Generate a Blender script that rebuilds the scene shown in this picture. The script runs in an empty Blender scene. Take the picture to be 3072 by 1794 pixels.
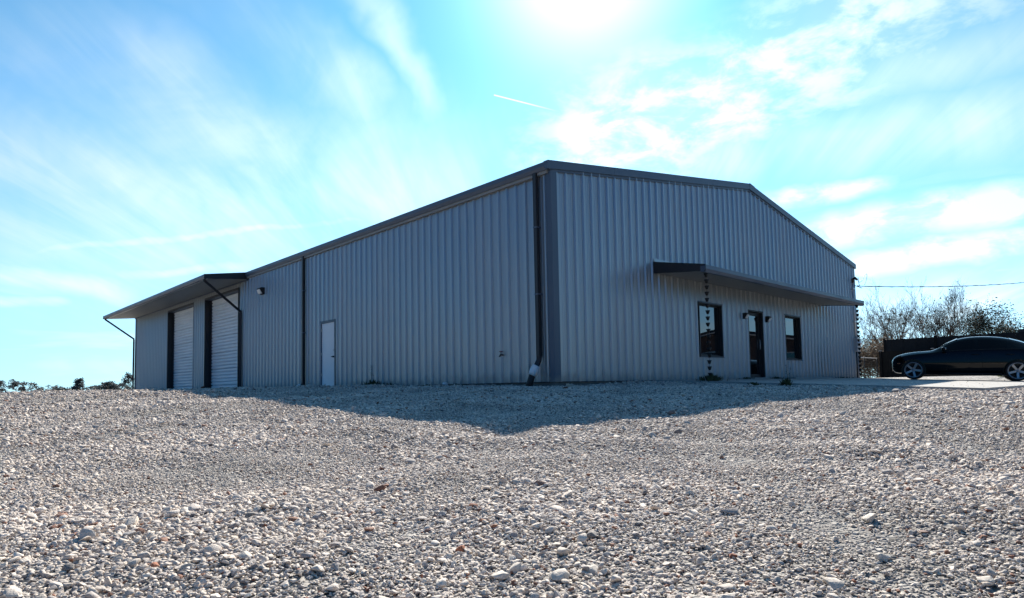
import bpy, bmesh, math, random
import numpy as np
from mathutils import Vector, Matrix, noise as mnoise
R = math.radians
scene = bpy.context.scene
COL = scene.collection
random.seed(7)

# ------------------------------------------------------------------ camera
CAM = Vector((-10.171, -9.316, -0.119))
RI = Vector((0.7238670, -0.6896772, -0.0190230))
UP = Vector((-0.0298053, -0.0588054, 0.9978244))
FW = Vector((0.6892954, 0.7217252, 0.0631233))
cd = bpy.data.cameras.new('camera')
cd.sensor_fit = 'HORIZONTAL'; cd.sensor_width = 36.0
cd.lens = 1900.66 / 3072 * 36.0
cd.shift_y = (1039.62 - 897.0) / 3072
cd.clip_start = 0.05; cd.clip_end = 5000
cam = bpy.data.objects.new('camera', cd); COL.objects.link(cam)
M = Matrix((RI, UP, -FW)).transposed().to_4x4(); M.translation = CAM
cam.matrix_world = M
scene.camera = cam

# ------------------------------------------------------------------ sun, sky, exposure
SUN = Vector((0.62996, 0.51113, 0.5720)).normalized()
sun_el = math.asin(SUN.z); sun_az = math.atan2(SUN.x, SUN.y)
ld = bpy.data.lights.new('sun', 'SUN'); ld.energy = 5.0; ld.angle = R(0.55); ld.color = (1.0, 0.93, 0.84)
sun = bpy.data.objects.new('sun', ld); COL.objects.link(sun)
sun.rotation_euler = SUN.to_track_quat('Z', 'Y').to_euler(); sun.location = (20, 20, 40)

world = bpy.data.worlds.new('World'); scene.world = world; world.use_nodes = True
wn = world.node_tree; wn.nodes.clear()
def WN(t, **kw):
    n = wn.nodes.new(t)
    for k, v in kw.items(): setattr(n, k, v)
    return n
def wl(a, b): wn.links.new(a, b)
def wmath(op, a, b=None, c=None):
    n = WN('ShaderNodeMath', operation=op)
    for i, v in enumerate((a, b, c)):
        if v is None: continue
        if isinstance(v, (int, float)): n.inputs[i].default_value = v
        else: wl(v, n.inputs[i])
    return n.outputs[0]
def wdot(a, vec):
    n = WN('ShaderNodeVectorMath', operation='DOT_PRODUCT'); wl(a, n.inputs[0]); n.inputs[1].default_value = vec
    return n.outputs['Value']
def wramp(v, a, b):
    n = WN('ShaderNodeMapRange', interpolation_type='SMOOTHSTEP'); wl(v, n.inputs[0])
    n.inputs[1].default_value = a; n.inputs[2].default_value = b
    return n.outputs[0]
def wmix(f, a, b):
    n = WN('ShaderNodeMix', data_type='RGBA')
    if isinstance(f, (int, float)): n.inputs[0].default_value = f
    else: wl(f, n.inputs[0])
    for i, v in ((6, a), (7, b)):
        if isinstance(v, tuple): n.inputs[i].default_value = v
        else: wl(v, n.inputs[i])
    return n.outputs[2]
sky = WN('ShaderNodeTexSky', sky_type='NISHITA'); sky.sun_disc = False
sky.sun_elevation = sun_el; sky.sun_rotation = sun_az
sky.altitude = 150; sky.air_density = 1.0; sky.dust_density = 0.9; sky.ozone_density = 2.2
tint = WN('ShaderNodeMix', data_type='RGBA', blend_type='MULTIPLY'); tint.inputs[0].default_value = 1.0
wl(sky.outputs[0], tint.inputs[6]); tint.inputs[7].default_value = (0.12, 0.52, 1.02, 1)
tc = WN('ShaderNodeTexCoord'); D = tc.outputs['Generated']
# cirrus streaks: parallel bands of high cloud that run towards azimuth 47 degrees
az, el = R(46.8), R(11.0)
ax = Vector((math.sin(az) * math.cos(el), math.cos(az) * math.cos(el), math.sin(el)))
bx_ = ax.cross(Vector((0, 0, 1))).normalized(); cx_ = bx_.cross(ax)
da, db, dc = wdot(D, ax), wdot(D, bx_), wdot(D, cx_)
rad = wmath('SQRT', wmath('ADD', wmath('MULTIPLY', db, db), wmath('ADD', wmath('MULTIPLY', dc, dc), 0.0005)))
th = wmath('ARCTAN2', rad, da)
dzc = wmath('ADD', wmath('MAXIMUM', wdot(D, (0, 0, 1)), 0.0), 0.22)
cmb = WN('ShaderNodeCombineXYZ')
wl(wmath('DIVIDE', db, dzc), cmb.inputs[0]); wl(wmath('MULTIPLY', wmath('DIVIDE', wdot(D, (math.sin(az), math.cos(az), 0)), dzc), 0.13), cmb.inputs[1])
def wnoise(vec, scale, detail, rough, dist, loc=(0, 0, 0), sc=(1, 1, 1)):
    mp = WN('ShaderNodeMapping'); wl(vec, mp.inputs[0]); mp.inputs['Location'].default_value = loc; mp.inputs['Scale'].default_value = sc
    n = WN('ShaderNodeTexNoise'); wl(mp.outputs[0], n.inputs['Vector']); n.inputs['Scale'].default_value = scale
    n.inputs['Detail'].default_value = detail; n.inputs['Roughness'].default_value = rough; n.inputs['Distortion'].default_value = dist
    return n.outputs[0]
streak = wnoise(cmb.outputs[0], 1.6, 3, 0.5, 0.4, (3.2, 1.4, 0.3))
fine = wnoise(cmb.outputs[0], 6.0, 6, 0.62, 0.35, (0.2, 5.1, 0.0))
patch = wnoise(D, 2.6, 3, 0.58, 0.6, (1.3, 0.4, 2.2))
puff = wnoise(D, 13.0, 5, 0.62, 0.25, (0.3, 0.9, 0.2), (1, 1, 2.2))
low = wnoise(D, 5.0, 3, 0.55, 0.7, (4.1, 2.0, 0.0), (1, 1, 6.5))
dz = wdot(D, (0, 0, 1))
m1 = wmath('MULTIPLY', wmath('MULTIPLY', wramp(streak, 0.42, 0.75), wramp(patch, 0.25, 0.60)), 0.45)
m2 = wmath('MULTIPLY', wmath('MULTIPLY', wramp(fine, 0.46, 0.75), wramp(patch, 0.35, 0.62)), 0.35)
m12 = wmath('MULTIPLY', wmath('MAXIMUM', m1, m2), wramp(rad, 0.7, 1.2))
lowband = wmath('MULTIPLY', wmath('MULTIPLY', wramp(low, 0.46, 0.68), wmath('SUBTRACT', 1.0, wramp(dz, 0.14, 0.34))), 0.35)
cov = wmath('MAXIMUM', m12, lowband)
def pixdir(u, v):
    return (FW + RI * ((u - 1536) / 1900.66) - UP * ((v - 1039.62) / 1900.66)).normalized()
# individual cirrus bands, each a stretch of cloud between two directions, edges broken up by noise
wv = WN('ShaderNodeTexNoise'); wl(D, wv.inputs['Vector']); wv.inputs['Scale'].default_value = 6.0; wv.inputs['Detail'].default_value = 4.0; wv.inputs['Roughness'].default_value = 0.6
wsub = WN('ShaderNodeVectorMath', operation='SUBTRACT'); wl(wv.outputs['Color'], wsub.inputs[0]); wsub.inputs[1].default_value = (.5, .5, .5)
def warped(amount):
    sc = WN('ShaderNodeVectorMath', operation='SCALE'); wl(wsub.outputs[0], sc.inputs[0]); sc.inputs[3].default_value = amount
    ad = WN('ShaderNodeVectorMath', operation='ADD'); wl(D, ad.inputs[0]); wl(sc.outputs[0], ad.inputs[1]); return ad.outputs[0]
WARP = {a_: warped(a_) for a_ in (0.05, 0.12)}
mott = wmath('MULTIPLY_ADD', wramp(puff, 0.36, 0.66), 0.75, 0.25)
soft = wmath('MULTIPLY_ADD', wramp(wnoise(D, 4.5, 4, 0.6, 0.9, (2.2, 0.1, 1.4)), 0.30, 0.68), 0.45, wmath('MULTIPLY_ADD', wramp(fine, 0.34, 0.70), 0.40, 0.10))
def band(p, q, w, st, warp, tex):
    a_, b_ = pixdir(*p), pixdir(*q); n_ = a_.cross(b_).normalized(); t_ = n_.cross(a_).normalized(); sp = math.acos(max(-1, min(1, a_.dot(b_)))); w = w / 1900.66
    V = WARP[warp]
    d_ = wmath('SUBTRACT', 1.0, wramp(wmath('ABSOLUTE', wdot(V, tuple(n_))), 0.0, w * 1.5))
    l_ = wdot(V, tuple(t_)); e_ = math.sin(min(sp, 1.4)); so = .22 * e_
    al_ = wmath('MULTIPLY', wramp(l_, -so, so), wmath('SUBTRACT', 1.0, wramp(l_, e_ - so, e_ + so)))
    m_ = wmath('MULTIPLY', wmath('MULTIPLY', d_, al_), wmath('MULTIPLY', tex, st))
    return m_
BANDS = [((150, 110), (950, 500), 120, .75, .12, soft), ((600, -80), (1140, 380), 95, .70, .12, soft), ((1060, -80), (1330, 360), 60, .60, .12, soft),
         ((-200, 400), (420, 560), 130, 1.1, .12, soft), ((80, 768), (1150, 660), 15, 1.2, .05, soft), ((-60, 815), (400, 890), 34, 1.2, .05, soft),
         ((340, 835), (760, 798), 18, 1.0, .05, soft), ((-60, 905), (190, 915), 16, .9, .05, soft), ((-100, 660), (1400, 560), 240, .95, .12, soft),
         ((300, 230), (1300, 720), 170, .85, .12, soft), ((-60, 120), (500, 420), 90, .4, .12, soft),
         ((1600, 540), (2950, -60), 170, 1.05, .12, mott), ((1650, 430), (2400, 320), 100, 1.1, .12, mott), ((2300, 615), (2650, 550), 26, 1.2, .05, mott),
         ((2380, 715), (3200, 590), 50, 1.5, .05, mott), ((2500, 820), (3200, 690), 38, 1.5, .05, mott), ((2560, 960), (3200, 850), 90, 1.2, .05, soft),
         ((2050, 490), (3200, 330), 100, .9, .05, soft), ((2500, 280), (3200, 90), 70, .6, .05, soft)]
bc = band(*BANDS[0])
for bd in BANDS[1:]: bc = wmath('MAXIMUM', bc, band(*bd))
cov = wmath('MAXIMUM', cov, wmath('MULTIPLY', bc, wramp(da, 0.1, 0.3)))
cov = wmath('MULTIPLY', cov, wramp(dz, -0.01, 0.05))
# thin ice cloud scatters forward: brighter towards the sun
ds = wmath('MAXIMUM', wdot(D, tuple(SUN)), 0.0)
half_ = wmath('MULTIPLY_ADD', wdot(D, tuple(SUN)), 0.5, 0.5)
ph = wmath('POWER', half_, 2.6)
cl = wmath('ADD', 0.9, wmath('ADD', wmath('MULTIPLY', ph, 9.5), wmath('MULTIPLY', wmath('POWER', ds, 14.0), 5.0)))
cl = wmath('ADD', cl, wmath('MULTIPLY', wmath('MULTIPLY', ph, 9.0), wmath('POWER', wmath('SUBTRACT', 1.0, wmath('MAXIMUM', dz, 0.0)), 3.2)))
cb = WN('ShaderNodeCombineXYZ')
wl(wmath('MULTIPLY', cl, 1.10), cb.inputs[0]); wl(wmath('MULTIPLY', cl, 1.22), cb.inputs[1]); wl(wmath('MULTIPLY', cl, 1.24), cb.inputs[2])
# thin high haze, brightest around the sun and low over the horizon
lowz = wmath('POWER', wmath('SUBTRACT', 1.0, wmath('MAXIMUM', dz, 0.0)), 3.2)
aur = wmath('MULTIPLY', wmath('POWER', ds, 150.0), 12.0)
hz = wmath('MULTIPLY', ph, wmath('MULTIPLY_ADD', lowz, 12.0, 2.5))
hv = WN('ShaderNodeCombineXYZ')
wl(wmath('ADD', aur, wmath('MULTIPLY', hz, wmath('MULTIPLY_ADD', lowz, 0.28, 0.50))), hv.inputs[0]); wl(wmath('ADD', aur, wmath('MULTIPLY', hz, 1.10)), hv.inputs[1]); wl(wmath('ADD', aur, wmath('MULTIPLY', hz, 1.20)), hv.inputs[2])
addn = WN('ShaderNodeMix', data_type='RGBA', blend_type='ADD'); addn.inputs[0].default_value = 1.0
wl(tint.outputs[2], addn.inputs[6]); wl(hv.outputs[0], addn.inputs[7])
skyc = wmix(wmath('MULTIPLY', wmath('MINIMUM', cov, 1.0), 0.68), addn.outputs[2], cb.outputs[0])
# short fresh contrail
ca, cb2 = pixdir(1482, 285), pixdir(1690, 338)
nrm = ca.cross(cb2).normalized(); tdir = nrm.cross(ca).normalized(); span = math.asin(min(1, (cb2 - ca).length))
dn = wmath('ABSOLUTE', wdot(D, tuple(nrm)))
al = wdot(D, tuple(tdir))
width = wmath('SUBTRACT', 1.0, wramp(dn, 0.0004, 0.0014))
along = wmath('MULTIPLY', wramp(al, -0.001, 0.001), wmath('SUBTRACT', 1.0, wramp(al, span * 0.35, span)))
trail = wmath('MULTIPLY', wmath('MULTIPLY', width, along), wramp(da, 0.2, 0.5))
skyc = wmix(wmath('MULTIPLY', trail, 0.8), skyc, (14, 14, 14.5, 1))
bg = WN('ShaderNodeBackground'); wl(skyc, bg.inputs[0]); bg.inputs[1].default_value = 0.05
wo = WN('ShaderNodeOutputWorld'); wl(bg.outputs[0], wo.inputs[0])
scene.view_settings.view_transform = 'Standard'; scene.view_settings.look = 'None'
scene.view_settings.gamma = 1.0; scene.view_settings.exposure = 0.95
scene.view_settings.use_curve_mapping = False
scene.cycles.use_adaptive_sampling = True; scene.cycles.adaptive_threshold = 0.02
scene.cycles.max_bounces = 6; scene.cycles.diffuse_bounces = 3; scene.cycles.glossy_bounces = 3

# ------------------------------------------------------------------ materials
def mat(name, col, rough=0.6, metal=0.0, ior=None, noise=None, bump=None, spec=None):
    """noise=(scale, amount, detail) colour variation; bump=(scale, strength, distance)"""
    m = bpy.data.materials.new(name); m.use_nodes = True
    nt = m.node_tree; b = nt.nodes['Principled BSDF']
    b.inputs['Base Color'].default_value = (*col, 1); b.inputs['Roughness'].default_value = rough; b.inputs['Metallic'].default_value = metal
    if ior: b.inputs['IOR'].default_value = ior
    if spec is not None: b.inputs['Specular IOR Level'].default_value = spec
    if noise or bump:
        geo = nt.nodes.new('ShaderNodeNewGeometry')
    if noise:
        sc = noise[0]
        n = nt.nodes.new('ShaderNodeTexNoise'); n.inputs['Detail'].default_value = noise[2]; n.inputs['Scale'].default_value = 1.0
        mp = nt.nodes.new('ShaderNodeMapping'); mp.inputs['Scale'].default_value = sc if isinstance(sc, tuple) else (sc, sc, sc)
        nt.links.new(geo.outputs['Position'], mp.inputs[0]); nt.links.new(mp.outputs[0], n.inputs['Vector'])
        mr = nt.nodes.new('ShaderNodeMapRange'); nt.links.new(n.outputs[0], mr.inputs[0])
        mr.inputs[1].default_value = 0.25; mr.inputs[2].default_value = 0.75; mr.inputs[3].default_value = 1 - noise[1]; mr.inputs[4].default_value = 1 + noise[1]
        mx = nt.nodes.new('ShaderNodeMix'); mx.data_type = 'RGBA'; mx.blend_type = 'MULTIPLY'; mx.inputs[0].default_value = 1
        mx.inputs[6].default_value = (*col, 1); nt.links.new(mr.outputs[0], mx.inputs[7])
        nt.links.new(mx.outputs[2], b.inputs['Base Color'])
        mr2 = nt.nodes.new('ShaderNodeMapRange'); nt.links.new(n.outputs[0], mr2.inputs[0])
        mr2.inputs[3].default_value = max(0, rough - .12); mr2.inputs[4].default_value = min(1, rough + .12)
        nt.links.new(mr2.outputs[0], b.inputs['Roughness'])
    if bump:
        n = nt.nodes.new('ShaderNodeTexNoise'); n.inputs['Scale'].default_value = bump[0]; n.inputs['Detail'].default_value = 4
        nt.links.new(geo.outputs['Position'], n.inputs['Vector'])
        bp = nt.nodes.new('ShaderNodeBump'); bp.inputs['Strength'].default_value = bump[1]; bp.inputs['Distance'].default_value = bump[2]
        nt.links.new(n.outputs[0], bp.inputs['Height']); nt.links.new(bp.outputs[0], b.inputs['Normal'])
    return m
MT = {}
MT['wall'] = mat('wall_metal', (0.345, 0.365, 0.38), 0.36, 0.72, noise=((0.7, 0.7, 0.25), 0.035, 4), bump=(1.9, 0.45, 0.01))
MT['dark'] = mat('dark_bronze_trim', (0.020, 0.020, 0.023), 0.5)
MT['trim'] = mat('charcoal_trim', (0.065, 0.092, 0.135), 0.42, noise=((1.5, 1.5, 0.5), 0.15, 4))
MT['roof'] = mat('roof_metal', (0.55, 0.55, 0.55), 0.4, 0.6, noise=(0.8, 0.1, 4))
MT['soffit'] = mat('soffit_metal', (0.24, 0.24, 0.23), 0.5, noise=(0.9, 0.15, 4))
MT['galv'] = mat('galvanised', (0.55, 0.56, 0.57), 0.35, 0.6)
MT['door'] = mat('white_door', (0.76, 0.77, 0.78), 0.45, noise=(1.5, 0.05, 4))
MT['curtain'] = mat('roller_curtain', (0.76, 0.77, 0.78), 0.42, noise=((0.8, 0.8, 1.5), 0.08, 4))
MT['bronze'] = mat('bronze_frame', (0.012, 0.012, 0.013), 0.5)
MT['glass'] = mat('tinted_glass', (0.006, 0.007, 0.008), 0.015, ior=2.4)
MT['black'] = mat('black_plastic', (0.012, 0.012, 0.012), 0.55)
MT['chain'] = mat('dark_bronze_cup', (0.02, 0.017, 0.015), 0.5, 0.4)
MT['lens'] = mat('light_lens', (0.7, 0.7, 0.68), 0.3)
MT['pvc'] = mat('white_pvc', (0.8, 0.8, 0.79), 0.35)
MT['concrete'] = mat('concrete', (0.38, 0.365, 0.335), 0.85, noise=(1.1, 0.14, 7), bump=(30, 0.25, 0.004))
MT['foundation'] = mat('foundation_concrete', (0.17, 0.165, 0.15), 0.9, noise=(3, 0.3, 7), bump=(18, 0.5, 0.01))
MT['tap'] = mat('tap_red', (0.16, 0.02, 0.02), 0.5)
MT['box'] = mat('meter_grey', (0.35, 0.36, 0.37), 0.5)
MT['wire'] = mat('wire_black', (0.02, 0.02, 0.02), 0.6)
MT['paint'] = mat('car_paint_black', (0.003, 0.004, 0.005), 0.09, ior=1.34)
MT['carglass'] = mat('car_glass', (0.004, 0.005, 0.006), 0.03, ior=1.3)
MT['rubber'] = mat('tyre_rubber', (0.014, 0.014, 0.014), 0.8)
MT['rim'] = mat('alloy', (0.30, 0.31, 0.32), 0.32, 0.8)
MT['chrome'] = mat('chrome', (0.75, 0.75, 0.75), 0.08, 1.0)
MT['lamp'] = mat('headlamp', (0.3, 0.32, 0.34), 0.08)
MT['redlamp'] = mat('tail_lamp', (0.25, 0.01, 0.01), 0.15)
MT['amber'] = mat('amber_reflector', (0.5, 0.12, 0.02), 0.3)
MT['fence'] = mat('dark_fence', (0.008, 0.009, 0.010), 0.75, spec=0.1, noise=(2.0, 0.3, 4))
MT['shed'] = mat('shed_dark', (0.011, 0.014, 0.018), 0.7, spec=0.1, noise=(1.5, 0.25, 4))
MT['brown'] = mat('brown_siding', (0.085, 0.045, 0.032), 0.8, noise=(1.2, 0.25, 5))
MT['droof'] = mat('dark_roof', (0.03, 0.026, 0.025), 0.7, noise=(2, 0.2, 4))
MT['fascia'] = mat('pale_fascia', (0.5, 0.48, 0.45), 0.6)
MT['bark'] = mat('bark', (0.095, 0.082, 0.072), 0.9, noise=(3, 0.3, 4))
MT['bark2'] = mat('bark_brown', (0.17, 0.125, 0.09), 0.9, noise=(3, 0.3, 4))
def splash(m, col, top):
    nt = m.node_tree; b = nt.nodes['Principled BSDF']; L = nt.links.new
    g = nt.nodes.new('ShaderNodeNewGeometry'); sx = nt.nodes.new('ShaderNodeSeparateXYZ'); L(g.outputs['Position'], sx.inputs[0])
    n = nt.nodes.new('ShaderNodeTexNoise'); n.inputs['Scale'].default_value = 5.0; n.inputs['Detail'].default_value = 6; L(g.outputs['Position'], n.inputs['Vector'])
    h = nt.nodes.new('ShaderNodeMath'); h.operation = 'MULTIPLY_ADD'; L(n.outputs[0], h.inputs[0]); h.inputs[1].default_value = -top * 1.3; L(sx.outputs[2], h.inputs[2])
    r = nt.nodes.new('ShaderNodeMapRange'); L(h.outputs[0], r.inputs[0]); r.inputs[1].default_value = -top * .2; r.inputs[2].default_value = -top * .75; r.inputs[3].default_value = 0; r.inputs[4].default_value = .65
    mx = nt.nodes.new('ShaderNodeMix'); mx.data_type = 'RGBA'; L(r.outputs[0], mx.inputs[0])
    src = b.inputs['Base Color'].links[0].from_socket; L(src, mx.inputs[6]); mx.inputs[7].default_value = (*col, 1); L(mx.outputs[2], b.inputs['Base Color'])
    mt = nt.nodes.new('ShaderNodeMath'); mt.operation = 'MULTIPLY_ADD'; L(r.outputs[0], mt.inputs[0]); mt.inputs[1].default_value = -b.inputs['Metallic'].default_value; mt.inputs[2].default_value = b.inputs['Metallic'].default_value
    L(mt.outputs[0], b.inputs['Metallic'])
splash(MT['wall'], (.27, .25, .22), .50); splash(MT['trim'], (.20, .185, .165), .30)
def leafmat(name, a, b):
    m = mat(name, a, 0.6)
    nt = m.node_tree; bs = nt.nodes['Principled BSDF']
    g = nt.nodes.new('ShaderNodeNewGeometry')
    r = nt.nodes.new('ShaderNodeMix'); r.data_type = 'RGBA'
    r.inputs[6].default_value = (*a, 1); r.inputs[7].default_value = (*b, 1)
    nt.links.new(g.outputs['Random Per Island'], r.inputs[0]); nt.links.new(r.outputs[2], bs.inputs['Base Color'])
    bs.inputs['Subsurface Weight'].default_value = 0.0
    tr = nt.nodes.new('ShaderNodeBsdfTranslucent'); nt.links.new(r.outputs[2], tr.inputs[0])
    mx = nt.nodes.new('ShaderNodeMixShader'); mx.inputs[0].default_value = 0.3
    nt.links.new(bs.outputs[0], mx.inputs[1]); nt.links.new(tr.outputs[0], mx.inputs[2])
    nt.links.new(mx.outputs[0], nt.nodes['Material Output'].inputs[0])
    return m
MT['leaf'] = leafmat('oak_leaf', (0.020, 0.027, 0.018), (0.052, 0.060, 0.036))
MT['leaffar'] = leafmat('hazed_oak_leaf', (0.065, 0.078, 0.080), (0.115, 0.125, 0.125))  # leaf colour paled and blued to stand for distance haze
MT['dry'] = leafmat('dry_leaf', (0.10, 0.075, 0.05), (0.24, 0.18, 0.12))
MT['weed'] = leafmat('weed_leaf', (0.03, 0.045, 0.02), (0.07, 0.09, 0.035))
MT['weedgreen'] = leafmat('weed_fresh', (0.10, 0.16, 0.03), (0.20, 0.26, 0.06))  # brighter, yellower green than the other weed leaf

# ------------------------------------------------------------------ helpers
class MB:
    def __init__(s): s.v = []; s.f = []; s.sm = []
    def add(s, vs, fs, smooth=False):
        o = len(s.v); s.v += [tuple(p) for p in vs]; s.f += [tuple(i + o for i in f) for f in fs]; s.sm += [smooth] * len(fs)
    def box(s, x0, x1, y0, y1, z0, z1):
        s.add([(x0, y0, z0), (x1, y0, z0), (x1, y1, z0), (x0, y1, z0), (x0, y0, z1), (x1, y0, z1), (x1, y1, z1), (x0, y1, z1)],
              [(0, 3, 2, 1), (4, 5, 6, 7), (0, 1, 5, 4), (1, 2, 6, 5), (2, 3, 7, 6), (3, 0, 4, 7)])
    def hexa(s, p):   # 8 points, bottom 4 then top 4
        s.add(p, [(0, 3, 2, 1), (4, 5, 6, 7), (0, 1, 5, 4), (1, 2, 6, 5), (2, 3, 7, 6), (3, 0, 4, 7)])
    def prism(s, poly, fn, a, b):   # poly (p,q) extruded between a and b; fn(p,q,t)->xyz
        n = len(poly)
        vs = [fn(p, q, a) for p, q in poly] + [fn(p, q, b) for p, q in poly]
        fs = [(i, (i + 1) % n, n + (i + 1) % n, n + i) for i in range(n)] + [tuple(reversed(range(n))), tuple(range(n, 2 * n))]
        s.add(vs, fs)
    def tube(s, pts, rad, k=8, square=False, cap=True):
        pts = [Vector(p) for p in pts]; n = len(pts)
        if not hasattr(rad, '__len__'): rad = [rad] * n
        vs = []; up = Vector((0, 0, 1))
        prev = None
        for i, p in enumerate(pts):
            t = (pts[min(i + 1, n - 1)] - pts[max(i - 1, 0)])
            t = t.normalized() if t.length > 1e-9 else Vector((0, 0, 1))
            if prev is None:
                a = t.cross(up)
                if a.length < 1e-3: a = t.cross(Vector((1, 0, 0)))
                a.normalize()
            else:
                a = (prev - t * prev.dot(t))
                a = a.normalized() if a.length > 1e-6 else t.cross(up).normalized()
            prev = a; b = t.cross(a)
            for j in range(k):
                an = 2 * math.pi * (j + (0.5 if square else 0)) / k
                vs.append(p + (a * math.cos(an) + b * math.sin(an)) * rad[i])
        fs = []
        for i in range(n - 1):
            for j in range(k):
                j2 = (j + 1) % k
                fs.append((i * k + j, i * k + j2, (i + 1) * k + j2, (i + 1) * k + j))
        if cap: fs += [tuple(reversed(range(k))), tuple(range((n - 1) * k, n * k))]
        s.add(vs, fs, smooth=not square)
    def lathe(s, prof, fn, k=24, smooth=True):  # prof [(r,h)], fn(r*cos, r*sin, h)
        n = len(prof); vs = []
        for r, h in prof:
            for j in range(k):
                a = 2 * math.pi * j / k; vs.append(fn(r * math.cos(a), r * math.sin(a), h))
        fs = []
        for i in range(n - 1):
            for j in range(k):
                j2 = (j + 1) % k; fs.append((i * k + j, i * k + j2, (i + 1) * k + j2, (i + 1) * k + j))
        s.add(vs, fs, smooth)
    def mesh(s, name, m):
        me = bpy.data.meshes.new(name); me.from_pydata(s.v, [], s.f)
        me.polygons.foreach_set('use_smooth', s.sm); me.materials.append(m); me.update()
        return me
    def build(s, name, m, parent=None):
        o = bpy.data.objects.new(name, s.mesh(name, m)); COL.objects.link(o)
        if parent: o.parent = parent
        return o
def tag(o, label, cat, group=None, kind=None):
    o['label'] = label
    if cat: o['category'] = cat
    if group: o['group'] = group
    if kind: o['kind'] = kind
    return o
def empty(name, loc=(0, 0, 0), rz=0):
    o = bpy.data.objects.new(name, None); COL.objects.link(o); o.location = loc; o.rotation_euler = (0, 0, rz); o.empty_display_size = 0.2
    return o
def obj(name, me, parent=None):
    o = bpy.data.objects.new(name, me); COL.objects.link(o)
    if parent: o.parent = parent
    return o

# ------------------------------------------------------------------ terrain
def sstep(a, b, x):
    t = np.clip((x - a) / (b - a), 0, 1); return t * t * (3 - 2 * t)
_rs = np.random.RandomState(3)
_W = [(_rs.uniform(-1, 1), _rs.uniform(-1, 1), _rs.uniform(0, 6.28)) for _ in range(14)]
def lumps(x, y):
    z = 0
    for i, (a, b, p) in enumerate(_W):
        n = math.hypot(a, b) + 1e-6; k = 0.7 + 0.55 * i
        z = z + np.sin((a / n * x + b / n * y) * k + p) * (0.016 / (1 + 0.30 * i))
    return z
def terrain(x, y):
    x = np.asarray(x, float); y = np.asarray(y, float)
    zl = 0.036 * np.minimum(x, 0) + 0.035 * y - 0.15
    cap = -0.045 + 0.03 * sstep(-8.0, -12.0, x)
    k = 0.10
    h = np.clip(0.5 + 0.5 * (zl - cap) / k, 0, 1)
    zl = zl * (1 - h) + cap * h - k * h * (1 - h)
    zr = 0.042 * np.minimum(y, 0) - 0.065
    w = sstep(-0.5, 3.7, x)
    z = zl * (1 - w) + zr * w
    z = z - 0.06 * sstep(3.62, 3.72, x) * sstep(0.5, -0.2, y) * sstep(-7.05, -6.9, y)   # bed below the concrete
    z = z + (-0.035 - z) * sstep(17.4, 18.8, x) * sstep(4, 1, np.abs(y * .35))
    near = sstep(60, 20, np.hypot(x + 5, y))
    z = z + lumps(x, y) * near * (1 - sstep(3.0, 3.7, x) * 0.8) * (1 - 0.6 * sstep(-1.0, 0.0, x))
    dw = np.maximum(-x, 0) + np.maximum(-y, 0)
    z = z + sstep(.55, .0, dw) * .045 * np.clip(np.sin(2.3 * (x - y) + 1.3) * np.sin(.9 * (x + 2 * y) + .5) + .15, 0, 1) * (1 - sstep(3.2, 3.7, x)) * np.where((x < .3) & (y > -.5) & (y < 2.2), 0.0, 1.0)
    rt = np.abs(((x * .52 - y * .86) + .25 * np.sin(.5 * x + .4 * y)) % 7.5 - 3.1); rt = np.minimum(rt, np.abs(rt - 1.7))
    z = z - .014 * np.exp(-(rt / .22) ** 2) * (1 - sstep(3.0, 3.7, x)) * sstep(.2, 1.2, dw)
    r = np.hypot(x - 5, y - 10)
    z = z - 0.03 * np.maximum(r - 60, 0) * sstep(60, 100, r)
    return np.maximum(z, -1.3)

def axis(lo, hi, step, far):
    c = list(np.arange(lo, hi + 1e-6, step)); s = step; v = hi; a = []
    while v < far: s *= 1.25; v += s; a.append(v)
    s = step; v = lo; b = []
    while v > -far: s *= 1.25; v -= s; b.append(v)
    return np.array(b[::-1] + c + a)
gx, gy = axis(-14, 6, 0.2, 1500), axis(-12, 16, 0.2, 1500)
X, Y = np.meshgrid(gx, gy); Z = terrain(X, Y)
nx, ny = len(gx), len(gy)
idx = np.arange(nx * ny).reshape(ny, nx)
F = np.stack([idx[:-1, :-1], idx[:-1, 1:], idx[1:, 1:], idx[1:, :-1]], -1).reshape(-1, 4)
me = bpy.data.meshes.new('ground'); me.from_pydata(np.stack([X, Y, Z], -1).reshape(-1, 3).tolist(), [], F.tolist())
me.polygons.foreach_set('use_smooth', [True] * len(F)); me.update()

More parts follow.
